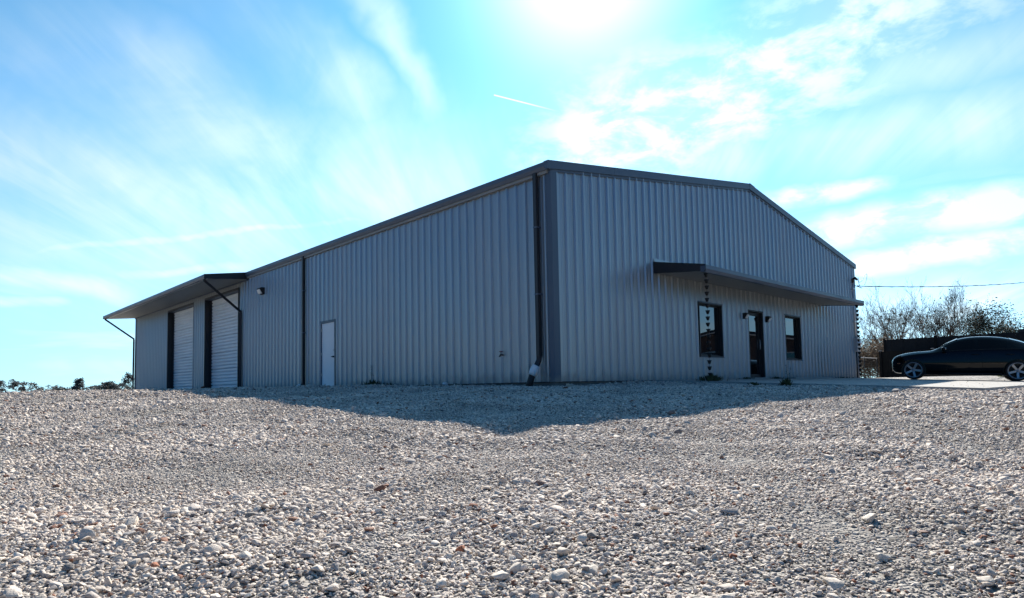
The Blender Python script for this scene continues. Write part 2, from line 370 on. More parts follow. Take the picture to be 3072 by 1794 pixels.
def ground_material():
    m = bpy.data.materials.new('gravel_ground'); m.use_nodes = True
    nt = m.node_tree; b = nt.nodes['Principled BSDF']; L = nt.links.new
    g = nt.nodes.new('ShaderNodeNewGeometry'); P = g.outputs['Position']
    def vor(scale, out='Color', rnd=1.0):
        v = nt.nodes.new('ShaderNodeTexVoronoi'); v.inputs['Scale'].default_value = scale; v.inputs['Randomness'].default_value = rnd; L(P, v.inputs['Vector']); return v
    v1 = vor(24); v2 = vor(55)
    sep = nt.nodes.new('ShaderNodeSeparateColor'); L(v1.outputs['Color'], sep.inputs[0])
    cr = nt.nodes.new('ShaderNodeValToRGB'); L(sep.outputs[0], cr.inputs[0])
    e = cr.color_ramp.elements
    e[0].position = 0.0; e[0].color = (0.13, 0.12, 0.11, 1); e[1].position = 1.0; e[1].color = (0.60, 0.56, 0.51, 1)
    for p, c in ((0.12, (0.26, 0.245, 0.23, 1)), (0.45, (0.38, 0.355, 0.32, 1)), (0.8, (0.48, 0.45, 0.41, 1))):
        q = e.new(p); q.color = c
    n = nt.nodes.new('ShaderNodeTexNoise'); n.inputs['Scale'].default_value = 0.55; n.inputs['Detail'].default_value = 6; L(P, n.inputs['Vector'])
    mr = nt.nodes.new('ShaderNodeMapRange'); L(n.outputs[0], mr.inputs[0]); mr.inputs[1].default_value = 0.3; mr.inputs[2].default_value = 0.7; mr.inputs[3].default_value = 0.56; mr.inputs[4].default_value = 0.80  # ground darkened so the gaps between stones read as shaded
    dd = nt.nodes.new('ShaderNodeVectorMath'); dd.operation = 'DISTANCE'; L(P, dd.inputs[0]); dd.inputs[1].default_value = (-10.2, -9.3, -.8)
    df = nt.nodes.new('ShaderNodeMapRange'); L(dd.outputs['Value'], df.inputs[0]); df.inputs[1].default_value = 12; df.inputs[2].default_value = 20; df.inputs[3].default_value = 1.0; df.inputs[4].default_value = 1.45  # gap darkening lifted where the scattered stones thin out
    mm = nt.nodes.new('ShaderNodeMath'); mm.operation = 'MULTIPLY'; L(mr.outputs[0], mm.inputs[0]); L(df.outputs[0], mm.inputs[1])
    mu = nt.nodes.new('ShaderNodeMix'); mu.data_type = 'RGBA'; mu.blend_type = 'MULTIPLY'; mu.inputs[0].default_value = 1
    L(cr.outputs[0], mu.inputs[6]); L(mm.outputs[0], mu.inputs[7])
    # away from the pad the gravel gives way to dry grass and dirt
    ln = nt.nodes.new('ShaderNodeVectorMath'); ln.operation = 'DISTANCE'; L(P, ln.inputs[0]); ln.inputs[1].default_value = (0, 8, 0)
    fr = nt.nodes.new('ShaderNodeMapRange'); L(ln.outputs['Value'], fr.inputs[0]); fr.inputs[1].default_value = 46; fr.inputs[2].default_value = 60
    mx = nt.nodes.new('ShaderNodeMix'); mx.data_type = 'RGBA'; L(fr.outputs[0], mx.inputs[0]); L(mu.outputs[2], mx.inputs[6]); mx.inputs[7].default_value = (0.16, 0.13, 0.075, 1)
    L(mx.outputs[2], b.inputs['Base Color']); b.inputs['Roughness'].default_value = 0.9; b.inputs['Specular IOR Level'].default_value = 0.25
    ad = nt.nodes.new('ShaderNodeMath'); ad.operation = 'MULTIPLY_ADD'; L(v2.outputs['Distance'], ad.inputs[0]); ad.inputs[1].default_value = 0.4; L(v1.outputs['Distance'], ad.inputs[2])
    bp = nt.nodes.new('ShaderNodeBump'); bp.invert = True; bp.inputs['Strength'].default_value = 1.0; bp.inputs['Distance'].default_value = 0.035
    L(ad.outputs[0], bp.inputs['Height']); L(bp.outputs[0], b.inputs['Normal'])
    return m
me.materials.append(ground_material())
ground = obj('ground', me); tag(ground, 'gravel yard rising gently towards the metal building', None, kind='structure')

# ------------------------------------------------------------------ concrete apron
APX0, APY0 = 3.72, -6.95
def aptop(y): return 0.042 * y - 0.012
apron = empty('pavement', (APX0, APY0, aptop(APY0))); tag(apron, 'pale concrete driveway apron in front of the gable wall', None, kind='structure')
xs = [3.72, 8.3, 12.9, 17.4]; ys = [-6.95, -3.55, -0.03]
for i in range(len(xs) - 1):
    for j in range(2):
        b = MB(); a0, a1, c0, c1 = xs[i] + .008, xs[i + 1] - .008, ys[j] + .008, ys[j + 1] - .008
        b.hexa([(a0, c0, aptop(c0) - .16), (a1, c0, aptop(c0) - .16), (a1, c1, aptop(c1) - .16), (a0, c1, aptop(c1) - .16),
                (a0, c0, aptop(c0)), (a1, c0, aptop(c0)), (a1, c1, aptop(c1)), (a0, c1, aptop(c1))])
        o = b.build('slab', MT['concrete'], apron); o.matrix_parent_inverse = Matrix.Translation(-Vector(apron.location))

# ------------------------------------------------------------------ the metal building
W, LEN, L1 = 18.96, 34.95, 17.10
ZG, ZP, G, RK = 4.813, 6.311, 0.162, 0.088
SL = (ZP - ZG) / (W / 2 + G)
CX, CZ = 1.77, 4.567
bld = empty('metal_building', (0, 0, -0.02))
tag(bld, 'long light grey ribbed metal building with charcoal trim, gutters and two canopies', 'building')
bld.matrix_world = Matrix.Identity(4); bld.location = (0, 0, 0)

def rib_profile(length, pitch=0.3048, start=0.16):
    pts = [(0.0, 0.0)]; r = start
    while r < length - 0.05:
        pts += [(r - .044, 0), (r - .016, .042), (r + .016, .042), (r + .044, 0), (r + .118, 0), (r + .128, .006), (r + .142, .006), (r + .152, 0), (r + .172, 0), (r + .182, .006), (r + .196, .006), (r + .206, 0)]
        r += pitch
    pts = [p for p in pts if p[0] <= length]; pts.append((length, 0.0))
    return pts
def interp(pts, s):
    for (a, u), (b, v) in zip(pts, pts[1:]):
        if a <= s <= b: return u + (v - u) * (s - a) / max(b - a, 1e-9)
    return 0.0
def ribbed_wall(length, fn, top, openings, pw=0.9144, zb=-0.03):
    prof = rib_profile(length)
    cuts = sorted(set([0.0, length] + [p[0] for p in prof] + [round(k * pw, 4) for k in range(1, int(length / pw) + 1)] + [e for o in openings for e in o[:2]] + ([length / 2] if top(length / 2) > top(0) + .2 else [])))
    npan = int(math.ceil(length / pw - 1e-6))
    for k in range(npan):
        a, b_ = k * pw, min((k + 1) * pw, length)
        m = MB(); ss = [c for c in cuts if a - 1e-6 <= c <= b_ + 1e-6]
        lift = 0.0015 * (k % 2)
        for s0, s1 in zip(ss, ss[1:]):
            if s1 - s0 < 1e-5: continue
            o0, o1 = interp(prof, s0) + lift, interp(prof, s1) + lift
            iv = [(lambda s: zb, top)]; mid = (s0 + s1) / 2
            for (p, q, z0, z1) in openings:
                if p - 1e-6 < mid < q + 1e-6:
                    iv = ([(lambda s: zb, lambda s, z=z0: z)] if z0 > zb + .05 else []) + [(lambda s, z=z1: z, top)]
            for lo, hi in iv:
                m.add([fn(s0, o0, lo(s0)), fn(s1, o1, lo(s1)), fn(s1, o1, hi(s1)), fn(s0, o0, hi(s0))], [(0, 1, 2, 3)])
        m.build('wall_panel', MT['wall'], bld)
raketop = lambda s: ZG - 0.06 + SL * (min(s, W - s) + G)
WIN = [(6.04, 7.37, 0.63, 2.18), (11.75, 13.07, 0.63, 2.18)]
DOORF = (9.02, 10.08, 0.0, 2.18)
ribbed_wall(W, lambda s, o, z: (s, -0.012 - o, z), raketop, [(*WIN[0],), (*WIN[1],), (DOORF[0], DOORF[1], -0.03, 2.18)])
SDOOR = (9.68, 10.68, -0.03, 2.18)
OH = [(18.15, 22.3, -0.03, 4.24), (23.98, 28.2, -0.03, 4.24)]
ribbed_wall(LEN, lambda s, o, z: (-0.012 - o, s, z), lambda s: ZG - 0.05, [SDOOR] + OH)
# far walls (plain sheets; they close the building)
b = MB(); b.box(W - .05, W - .002, 0.02, LEN, -.03, ZG - .05); b.build('rear_wall', MT['wall'], bld)
b = MB(); b.prism([(0, -.03), (W - .06, -.03), (W - .06, ZG), (W / 2, ZP - .08), (0.02, ZG - .04)], lambda p, q, t: (p, t, q), LEN - .05, LEN - .002); b.build('end_wall', MT['wall'], bld)
b = MB(); b.box(0.0, W, 0.0, LEN, -.6, -.004); b.build('foundation', MT['foundation'], bld)
# unseen black sheets just inside the walls, so the openings read dark
b = MB(); b.box(0.45, W - .3, 0.45, 0.5, 0, 4.5); b.box(0.45, 0.5, 0.5, LEN - .3, 0, 4.5); b.build('interior_blackout', MT['black'], bld)
# roof sheets
for sgn in (-1, 1):
    b = MB(); xo = -G + .01 if sgn < 0 else W + G - .01
    for t0, t1 in ((-RK + .012, LEN),):
        za, zb_ = ZG - .025, ZP - .02
        x0, x1 = xo, W / 2
        b.hexa([(x0, t0, za - .03), (x1, t0, zb_ - .03), (x1, t1, zb_ - .03), (x0, t1, za - .03), (x0, t0, za), (x1, t0, zb_), (x1, t1, zb_), (x0, t1, za)])
    b.build('roof_sheet', MT['roof'], bld)
# rake trim on the gable: fascia, lower flange behind it and a ridge cover
for sgn in (-1, 1):
    b = MB(); c = MB(); n = 4
    for i in range(n):
        fa, fb = i / n, (i + 1) / n
        def pt(f):
            x = -G - .004 + (W / 2 + G + .004) * f; z = ZG + (ZP - ZG) * f
            return (x if sgn < 0 else W - x), z
        (xa, za), (xb, zb_) = pt(fa), pt(fb); pr = 0.003 * (i % 2)
        b.hexa([(xa, -RK - pr, za - .175), (xb, -RK - pr, zb_ - .175), (xb, -.0, zb_ - .175), (xa, 0, za - .175),
                (xa, -RK - pr, za + .012), (xb, -RK - pr, zb_ + .012), (xb, .05, zb_ + .012), (xa, .05, za + .012)])
    (xa, za), (xb, zb_) = pt(0.017), pt(1)
    c.hexa([(xa, -.055, za - .235), (xb, -.055, zb_ - .235), (xb, -.005, zb_ - .235), (xa, -.005, za - .235),
            (xa, -.055, za - .17), (xb, -.055, zb_ - .17), (xb, -.005, zb_ - .17), (xa, -.005, za - .17)])
    o = b.build('rake_trim', MT['trim'], bld); c.build('rake_flange', MT['trim'], o)
b = MB()
zc = lambda x: ZP - SL * abs(x - W / 2)
b.prism([(W / 2 - .02, zc(W / 2 - .02) - .18), (W / 2 + .34, zc(W / 2 + .34) - .18), (W / 2 + .34, zc(W / 2 + .34) + .022), (W / 2, ZP + .024), (W / 2 - .02, ZP + .02)], lambda p, q, t: (p, t, q), -RK - .009, .06)
b.build('ridge_cover', MT['trim'], bld)
# corner trims
def corner(x, y, sx, sy, ztop):
    b = MB()
    b.box(min(x - .05 * sx, x + .17 * sx), max(x - .05 * sx, x + .17 * sx), min(y - .052 * sy, y - .046 * sy), max(y - .052 * sy, y - .046 * sy), -.035, ztop)
    b.box(min(x - .052 * sx, x - .046 * sx), max(x - .052 * sx, x - .046 * sx), min(y - .05 * sy, y + .11 * sy), max(y - .05 * sy, y + .11 * sy), -.035, ztop)
    for e in (.17,):
        b.box(min(x + (e - .004) * sx, x + e * sx), max(x + (e - .004) * sx, x + e * sx), min(y - .05 * sy, y - .01 * sy), max(y - .05 * sy, y - .01 * sy), -.035, ztop)
    b.box(min(x - .05 * sx, x - .01 * sx), max(x - .05 * sx, x - .01 * sx), min(y + .106 * sy, y + .11 * sy), max(y + .106 * sy, y + .11 * sy), -.035, ztop)
    b.build('corner_trim', MT['trim'], bld)
corner(0, 0, 1, 1, 4.66)
corner(W, 0, -1, 1, 4.66)
corner(0, LEN, 1, -1, 4.55)
# base trims: thin drip edge under the sheets, its shade put into the dark colour
b = MB(); b.box(.12, W - .12, -.05, -.006, -.042, -.026); b.build('drip_edge', MT['dark'], bld)
for y0, y1 in ((.12, SDOOR[0] - .06), (SDOOR[1] + .06, OH[0][0] - .1), (OH[0][1] + .1, OH[1][0] - .1), (OH[1][1] + .1, LEN - .12)):
    b = MB(); b.box(-.05, -.006, y0, y1, -.042, -.026); b.build('drip_edge', MT['dark'], bld)
# eave gutter of the side wall
GP = [(-.03, ZG - .175), (-.125, ZG - .175), (-.162, ZG - .10), (-.162, ZG), (-.150, ZG + .004), (-.150, ZG - .03), (-.03, ZG - .03)]
n = 5
gut = MB()
for i in range(n):
    ya, yb = -RK + .012 + (L1 + RK - .012) * i / n, -RK + .012 + (L1 + RK - .012) * (i + 1) / n
    gut.prism([(p - .0025 * (i % 2), q) for p, q in GP], lambda p, q, t: (p, t, q), ya, yb)
gut.build('gutter', MT['trim'], bld)
b = MB(); b.box(-.10, -.004, .02, L1, ZG - .24, ZG - .172); b.build('eave_flange', MT['soffit'], bld)

def sq(b, pts, hw):   # square-section downspout
    b.tube(pts, hw * math.sqrt(2), 4, square=True)
def downspout(y, ztop, elbow, brackets=(3.4, 1.9)):
    b = MB(); sq(b, [(-.105, y, ztop), (-.105, y, .52 if elbow else .12)], .048)
    if elbow: sq(b, [(-.105, y, .55), (-.110, y + .01, .44), (-.165, y + .05, .30)], .048)
    else: sq(b, [(-.105, y, .16), (-.11, y + .01, .09), (-.17, y + .08, .02)], .048)
    o = b.build('downspout', MT['dark'], bld)
    for z in brackets:
        c = MB(); c.box(-.158, -.012, y - .06, y + .06, z, z + .03); c.build('bracket', MT['trim'], o)
    if elbow:
        c = MB(); c.tube([(-.155, y + .045, .33), (-.205, y + .085, .20), (-.235, y + .11, .12)], [.088, .10, .082], 14); c.build('pvc_adapter', MT['pvc'], o)
        c = MB(); c.tube([(-.225, y + .10, .14), (-.265, y + .13, .0), (-.31, y + .165, -.20)], [.072, .074, .076], 12); c.build('drain_pipe', MT['black'], o)
    else:
        c = MB(); c.tube([(-.15, y + .06, .06), (-.24, y + .15, -.01)], [.075, .085], 12); c.build('pvc_adapter', MT['pvc'], o)
        c = MB(); c.tube([(-.22, y + .13, .0), (-.34, y + .25, -.08)], .07, 12); c.build('drain_pipe', MT['black'], o)
downspout(0.36, ZG - .17, True)
downspout(11.87, ZG - .17, False)

# ---- windows and doors
def frame_rect(b, x0, x1, z0, z1, y0, y1, t):
    b.box(x0, x0 + t, y0, y1, z0, z1); b.box(x1 - t, x1, y0, y1, z0, z1)
    b.box(x0 + t, x1 - t, y0, y1, z1 - t, z1); b.box(x0 + t, x1 - t, y0, y1, z0, z0 + t)
for (x0, x1, z0, z1) in WIN:
    w = MB(); frame_rect(w, x0, x1, z0, z1, -.058, .15, .028)
    w = w.build('window', MT['dark'], bld)
    b = MB(); frame_rect(b, x0 + .028, x1 - .028, z0 + .028, z1 - .028, .045, .15, .045); b.build('frame', MT['bronze'], w)
    b = MB(); b.box(x0 + .06, x1 - .06, .070, .080, z0 + .06, z1 - .06); b.build('pane', MT['glass'], w)
    b = MB(); b.box(x0 - .03, x1 + .03, -.075, -.012, z0 - .02, z0 - .001); b.build('sill', MT['trim'], w)
    b = MB(); b.box(x0 - .03, x1 + .03, -.070, -.012, z1 + .001, z1 + .035); b.build('head_flashing', MT['trim'], w)
x0, x1, z0, z1 = DOORF
d = MB(); d.box(x0, x0 + .045, -.058, .15, 0, z1); d.box(x1 - .045, x1, -.058, .15, 0, z1); d.box(x0 + .045, x1 - .045, -.058, .15, z1 - .045, z1)
d = d.build('entry_door', MT['dark'], bld)
b = MB(); frame_rect(b, x0 + .05, x1 - .05, .02, z1 - .05, .055, .105, .11); b.build('leaf_frame', MT['bronze'], d)
b = MB(); b.box(x0 + .15, x1 - .15, .070, .080, .12, z1 - .15); b.build('pane', MT['glass'], d)
b = MB(); b.tube([(x1 - .11, .075, .95), (x1 - .11, .03, .95), (x1 - .11, .03, 1.25), (x1 - .11, .075, 1.25)], .012, 8); b.build('handle', MT['galv'], d)
b = MB(); b.box(x0 - .01, x1 + .01, -.14, .0, -.015, .018); b.build('threshold', MT['concrete'], d)
# side personnel door
y0, y1, _, z1 = SDOOR
d = MB(); d.box(-.058, .12, y0, y0 + .05, 0, z1); d.box(-.058, .12, y1 - .05, y1, 0, z1); d.box(-.058, .12, y0 + .05, y1 - .05, z1 - .05, z1)
d.box(-.07, -.012, y0 - .03, y1 + .03, z1 + .001, z1 + .03)
d = d.build('side_door', MT['trim'], bld)
b = MB(); b.box(-.03, .02, y0 + .055, y1 - .055, .02, z1 - .055); leaf = b.build('door_leaf', MT['door'], d)
b = MB(); b.tube([(-.03, y0 + .12, .98), (-.075, y0 + .12, .98)], .03, 10); b.tube([(-.075, y0 + .12, .98), (-.075, y0 + .22, .98)], .014, 8); b.build('handle', MT['bronze'], d)
b = MB(); b.tube([(-.03, y0 + .11, 1.2), (-.055, y0 + .11, 1.2)], .028, 10); b.build('deadbolt', MT['galv'], d)
for z in (.35, 1.05, 1.85):
    b = MB(); b.box(-.045, -.03, y1 - .09, y1 - .045, z, z + .1); b.build('hinge', MT['galv'], d)
b = MB(); b.box(-.09, .02, y0, y1, -.022, .015); b.build('threshold', MT['concrete'], d)
# roller doors
for (y0, y1, _, z1) in OH:
    d = MB(); d.box(-.06, -.008, y0 - .06, y0, -.02, z1 + .09); d.box(-.06, -.008, y1, y1 + .06, -.02, z1 + .09); d.box(-.06, -.008, y0, y1, z1, z1 + .09)
    d = d.build('roller_door', MT['dark'], bld)
    for a, c in ((y0 - .012, y0), (y1, y1 + .012)):
        b = MB(); b.box(-.008, .30, a, c, -.02, z1); b.build('jamb', MT['dark'], d)
    b = MB(); b.box(-.008, .30, y0, y1, z1, z1 + .012); b.build('header', MT['trim'], d)
    for a, c in ((y0, y0 + .10), (y1 - .10, y1)):
        b = MB(); b.box(.20, .295, a, c, -.02, z1); b.build('guide_track', MT['dark'], d)
    b = MB(); prof = []; z = .06; k = 0; pitch = 0.15
    while z < z1:
        dd = .05 if (k % 5) else .12
        prof += [(.262, z), (.262 - .030, z + pitch * .22), (.262 - .030, z + pitch * .70), (.262 + dd * .4, z + pitch * .94)]
        z += pitch; k += 1
    vs = []; fs = []
    for i, (xx, zz) in enumerate(prof):
        vs += [(xx, y0 + .09, min(zz, z1)), (xx, y1 - .09, min(zz, z1))]
        if i: fs.append((2 * i - 2, 2 * i - 1, 2 * i + 1, 2 * i))
    b.add(vs, fs); b.build('curtain', MT['curtain'], d)
    b = MB(); b.box(.225, .275, y0 + .1, y1 - .1, .0, .075); b.build('bottom_bar', MT['galv'], d)

# ---- side canopy (the roof carried on over the roller doors)
cn = MB(); cy1 = LEN + .05
cn.hexa([(-CX + .02, L1, CZ - .05), (-G, L1, ZG - .05), (-G, cy1, ZG - .05), (-CX + .02, cy1, CZ - .05), (-CX + .02, L1, CZ - .015), (-G, L1, ZG - .015), (-G, cy1, ZG - .015), (-CX + .02, cy1, CZ - .015)])
cn = cn.build('side_canopy', MT['roof'], bld)
for y in (L1 - .012, cy1):
    b = MB(); b.hexa([(-CX, y, CZ - .175), (-.012, y, ZG - .26), (-.012, y + .03, ZG - .26), (-CX, y + .03, CZ - .175), (-CX, y, CZ + .01), (-.012, y, ZG + .03), (-.012, y + .03, ZG + .03), (-CX, y + .03, CZ + .01)])
    b.build('end_fascia', MT['dark'], cn)
SF = lambda x: 4.395 + (4.545 - 4.395) * (x + 1.62) / 1.62
ns = 20
for i in range(ns):
    ya = L1 + .03 + (cy1 - L1 - .04) * i / ns; yb = L1 + .03 + (cy1 - L1 - .04) * (i + 1) / ns - .012
    b = MB(); b.hexa([(-1.60, ya, SF(-1.6)), (-.01, ya, SF(0)), (-.01, yb, SF(0)), (-1.60, yb, SF(-1.6)), (-1.60, ya, SF(-1.6) + .02), (-.01, ya, SF(0) + .02), (-.01, yb, SF(0) + .02), (-1.60, yb, SF(-1.6) + .02)])
    b.build('soffit_panel', MT['soffit'], cn)
b = MB(); b.prism([(-1.66, CZ - .165), (-1.73, CZ - .165), (-1.77, CZ - .09), (-1.77, CZ), (-1.757, CZ + .004), (-1.757, CZ - .03), (-1.66, CZ - .03)], lambda p, q, t: (p, t, q), L1 + .001, cy1 + .02); b.build('gutter', MT['trim'], cn)
b = MB(); b.box(-1.645, -1.605, L1 + .02, cy1 - .02, SF(-1.6) - .006, SF(-1.6) + .035); b.build('lit_gutter_back', MT['galv'], cn)  # pale strip stands for light on the back of the gutter
b = MB(); b.box(-.10, -.05, L1 + .02, LEN, 4.49, 4.54); b.build('wall_ledger', MT['trim'], cn)
for ys_, yw, zw in ((17.32, 17.72, 3.23), (34.8, 35.06, 3.25)):
    b = MB(); sq(b, [(-1.69, ys_, CZ - .15), (-1.69, ys_ + .01, CZ - .21), (-.12, yw - .02, zw + .02), (-.105, yw, zw - .06), (-.105, yw, .10)], .048)
    b.build('downspout', MT['dark'], cn)
# ---- front canopy
FX0, FX1, FY, FZW, FZ = 3.86, 15.22, -1.52, 3.06, 2.775
fc = MB()
prof = rib_profile(FX1 - FX0)
vs = []; fs = []
for i, (s, o) in enumerate(prof):
    vs += [(FX0 + s, -.012, FZW - .03 + o), (FX0 + s, FY + .06, FZ - .03 + o)]
    if i: fs.append((2 * i - 2, 2 * i - 1, 2 * i + 1, 2 * i))
fc.add(vs, fs); fc = fc.build('front_canopy', MT['roof'], bld)
for x in (FX0 - .012, FX1 - .012):
    b = MB(); b.hexa([(x, FY, FZ - .165), (x + .024, FY, FZ - .165), (x + .024, -.012, FZW - .30), (x, -.012, FZW - .30), (x, FY, FZ + .01), (x + .024, FY, FZ + .01), (x + .024, -.012, FZW + .012), (x, -.012, FZW + .012)])
    b.build('end_fascia', MT['dark'], fc)
b = MB(); b.box(FX0, FX1, -.10, -.055, FZW - .01, FZW + .02); b.box(FX0, FX1, -.06, -.048, FZW + .02, FZW + .10); b.build('wall_flashing', MT['wall'], fc)
ns = 12
for i in range(ns):
    xa = FX0 + .02 + (FX1 - FX0 - .04) * i / ns; xb = FX0 + .02 + (FX1 - FX0 - .04) * (i + 1) / ns - .01
    zo, zi = FZ - .14, FZW - .29
    b = MB(); b.hexa([(xa, FY + .12, zo), (xb, FY + .12, zo), (xb, -.05, zi), (xa, -.05, zi), (xa, FY + .12, zo + .02), (xb, FY + .12, zo + .02), (xb, -.05, zi + .02), (xa, -.05, zi + .02)])
    b.build('soffit_panel', MT['soffit'], fc)
b = MB(); b.prism([(FY + .13, FZ - .175), (FY + .04, FZ - .175), (FY, FZ - .10), (FY, FZ), (FY + .012, FZ + .004), (FY + .012, FZ - .03), (FY + .13, FZ - .03)], lambda p, q, t: (t, p, q), FX0 - .014, FX1 + .014); b.build('gutter', MT['trim'], fc)
# ---- wall lights
def wall_light(pos, out, sc, wide):
    px, py, pz = pos; h = MB()
    def f(o, w, z): return (px + out[0] * o * sc + out[1] * w * sc, py + out[1] * o * sc + out[0] * w * sc, pz + z * sc)
    def sw(poly, a, b): return poly, a, b
    h.prism([(0.01, -.5), (0.01, .5), (.55, .5), (.75, .35), (.75, .22), (.35, -.42), (.2, -.5)], lambda p, q, t: f(p, t, q), -wide, wide)
    h = h.build('wall_light', MT['black'], bld)
    b = MB(); b.prism([(.36, -.44), (.78, .20), (.80, .14), (.55, -.40)], lambda p, q, t: f(p, t, q), -wide * .9, wide * .9); b.build('lens', MT['lens'], h)
wall_light((-.05, 15.52, 3.85), (-1, 0), .26, .62)
wall_light((8.74, -.05, 1.95), (0, -1), .19, .38)
wall_light((10.33, -.05, 1.94), (0, -1), .19, .38)
# ---- hose tap
b = MB(); b.tube([(-.02, 1.62, .63), (-.11, 1.62, .63), (-.14, 1.62, .58)], .016, 8); b.tube([(-.09, 1.62, .63), (-.09, 1.62, .70)], .010, 6)
t_ = b.build('hose_tap', MT['bronze'], bld)
b = MB(); b.lathe([(.0, .705), (.045, .70), (.045, .715), (0, .72)], lambda x, y, h: (-.09 + x, 1.62 + y, h), 10); b.build('valve_wheel', MT['tap'], t_)
# ---- electric service
e_ = MB(); e_.box(18.42, 18.74, -.20, -.05, 1.07, 1.64); e_ = e_.build('meter_box', MT['box'], bld)
b = MB(); b.tube([(18.58, -.10, 1.62), (18.58, -.10, 4.02)], .032, 10); b.build('conduit', MT['galv'], e_)
b = MB(); b.tube([(18.58, -.10, 1.08), (18.58, -.10, -.02)], .026, 10); b.build('lower_conduit', MT['black'], e_)
b = MB(); b.tube([(18.58, -.10, 3.98), (18.58, -.10, 4.12), (18.58, -.2, 4.17), (18.58, -.27, 4.08)], [.05, .065, .06, .045], 10); b.build('weatherhead', MT['black'], e_)
b = MB(); b.lathe([(0, .09), (.10, .08), (.115, 0)], lambda x, y, h: (18.58 + x, -.20 - h, 1.42 + y), 16); b.build('meter_dial', MT['pvc'], e_)
b = MB(); b.box(18.80, 18.96, -.14, -.05, 1.25, 1.50); b.build('junction_box', MT['pvc'], e_)
for z in (3.7, 2.3): 
    b = MB(); b.box(18.50, 18.66, -.14, -.012, z, z + .05); b.build('pipe_clamp', MT['galv'], e_)

# low concrete step along the wall
b = MB(); b.box(11.55, 14.75, -.42, -.055, -.06, .012); tag(b.build('concrete_step', MT['concrete']), 'low pale concrete ledge at the wall under the window beside the door', 'step')

# ------------------------------------------------------------------ rain chains
cupm = MB(); cupm.lathe([(.010, -.045), (.026, -.045), (.040, .0), (.058, .045), (.052, .045), (.035, 0), (.022, -.038)], lambda x, y, h: (x, y, h), 12)
cupme = cupm.mesh('cup', MT['chain'])
lk = MB(); lk.tube([(0, 0, .04), (0, 0, .06), (0, 0, .115)], .004, 5); lkme = lk.mesh('link', MT['chain'])
for x, lab in ((4.06, 'dark bronze cup rain chain hanging in front of a window'), (14.77, 'dark bronze cup rain chain hanging beside the building corner and electric meter')):
    rc = empty('rain_chain', (x, -1.42, 0.0)); tag(rc, lab, 'rain chain', 'rain chains on the front canopy')
    z = 2.54; k = 0
    zend = .08 if x < 5 else -.02
    while z > zend:
        c = obj('cup', cupme, rc); c.location = (0.004 * math.sin(k * 2.1), 0.004 * math.cos(k * 1.7), z); c.rotation_euler = (0, 0, k * .7)
        l = obj('link', lkme, rc); l.location = (0, 0, z - .005)
        z -= .1535; k += 1

# ------------------------------------------------------------------ service drop cable
b = MB(); pts = []; A = Vector((19.03, -.12, 3.88)); B = A + (CAM + pixdir(3072, 826) * 47.0 - A) * 1.9
for i in range(60):
    t = i / 59; p = A.lerp(B, t); p.z -= 4 * .42 * t * (1 - t); pts.append(p)
b.tube(pts, .016, 6)
b.tube([p + Vector((0, .012 * math.sin(i * 2), .022 * math.cos(i * 1.9))) for i, p in enumerate(pts)], .010, 5)
lp = []
for i in range(22):
    a = i / 21 * 4.6 - 0.9; lp.append(A + Vector((.62 - .48 * math.cos(a + 1.0) * .8, -.1, .28 + .34 * math.sin(a))))
b.tube([(18.6, -.25, 4.1), (18.95, -.25, 4.02), (19.15, -.2, 4.05)] + lp[4:], .010, 5)
b.tube([(18.98, -.06, 3.9), (19.3, -.12, 3.86), (19.55, -.14, 3.84)], .014, 6)
b.tube([(19.2, -.12, 4.28), (19.22, -.12, 4.1), (19.34, -.12, 3.9)], .012, 6)
tag(b.build('power_cable', MT['wire']), 'black overhead service cable with a loose loop beside the building corner', 'cable')

# ------------------------------------------------------------------ parked car (local: x forward, y left, z up; origin on the ground under the front axle)
CA = R(12); CF = Vector((14.78 + .86 * math.cos(CA), -3.07 + .86 * math.sin(CA), 0))
hd = Vector((-math.sin(CA), math.cos(CA), 0))
car = empty('parked_car', (CF.x, CF.y, aptop(CF.y) + .003))
yawm = Matrix.Rotation(math.pi / 2 + CA, 4, 'Z'); pitchm = Matrix.Rotation(-math.atan(.042 * math.cos(CA)), 4, 'Y')
car.matrix_world = Matrix.Translation(car.location) @ yawm @ pitchm
tag(car, 'black four-door sedan with silver five-spoke wheels parked facing the building', 'car')
#        x     zb    w    zs    ws    wt    ze    zt
ST = [( .66, .36, .50, .56, .50, .40, .60, .62),
      ( .61, .24, .72, .66, .68, .54, .73, .755),
      ( .47, .20, .82, .74, .77, .61, .825, .855),
      ( .22, .20, .885, .81, .825, .65, .90, .925),
      (-.12, .20, .90, .86, .845, .67, .95, .972),
      (-.42, .19, .90, .89, .85, .66, .965, .985),
      (-.60, .18, .90, .905, .855, .70, .995, 1.02),
      (-.92, .18, .90, .925, .86, .66, 1.20, 1.25),
      (-1.27, .18, .90, .94, .862, .60, 1.365, 1.43),
      (-1.70, .18, .90, .955, .865, .57, 1.42, 1.485),
      (-2.15, .18, .90, .97, .865, .56, 1.41, 1.48),
      (-2.55, .19, .90, .98, .865, .55, 1.355, 1.43),
      (-2.92, .20, .90, .99, .86, .56, 1.235, 1.315),
      (-3.25, .22, .895, .995, .85, .62, 1.095, 1.145),
      (-3.60, .26, .87, .985, .82, .64, 1.055, 1.085),
      (-3.80, .32, .80, .95, .76, .60, 1.02, 1.055),
      (-3.86, .40, .70, .80, .66, .50, .88, .92)]
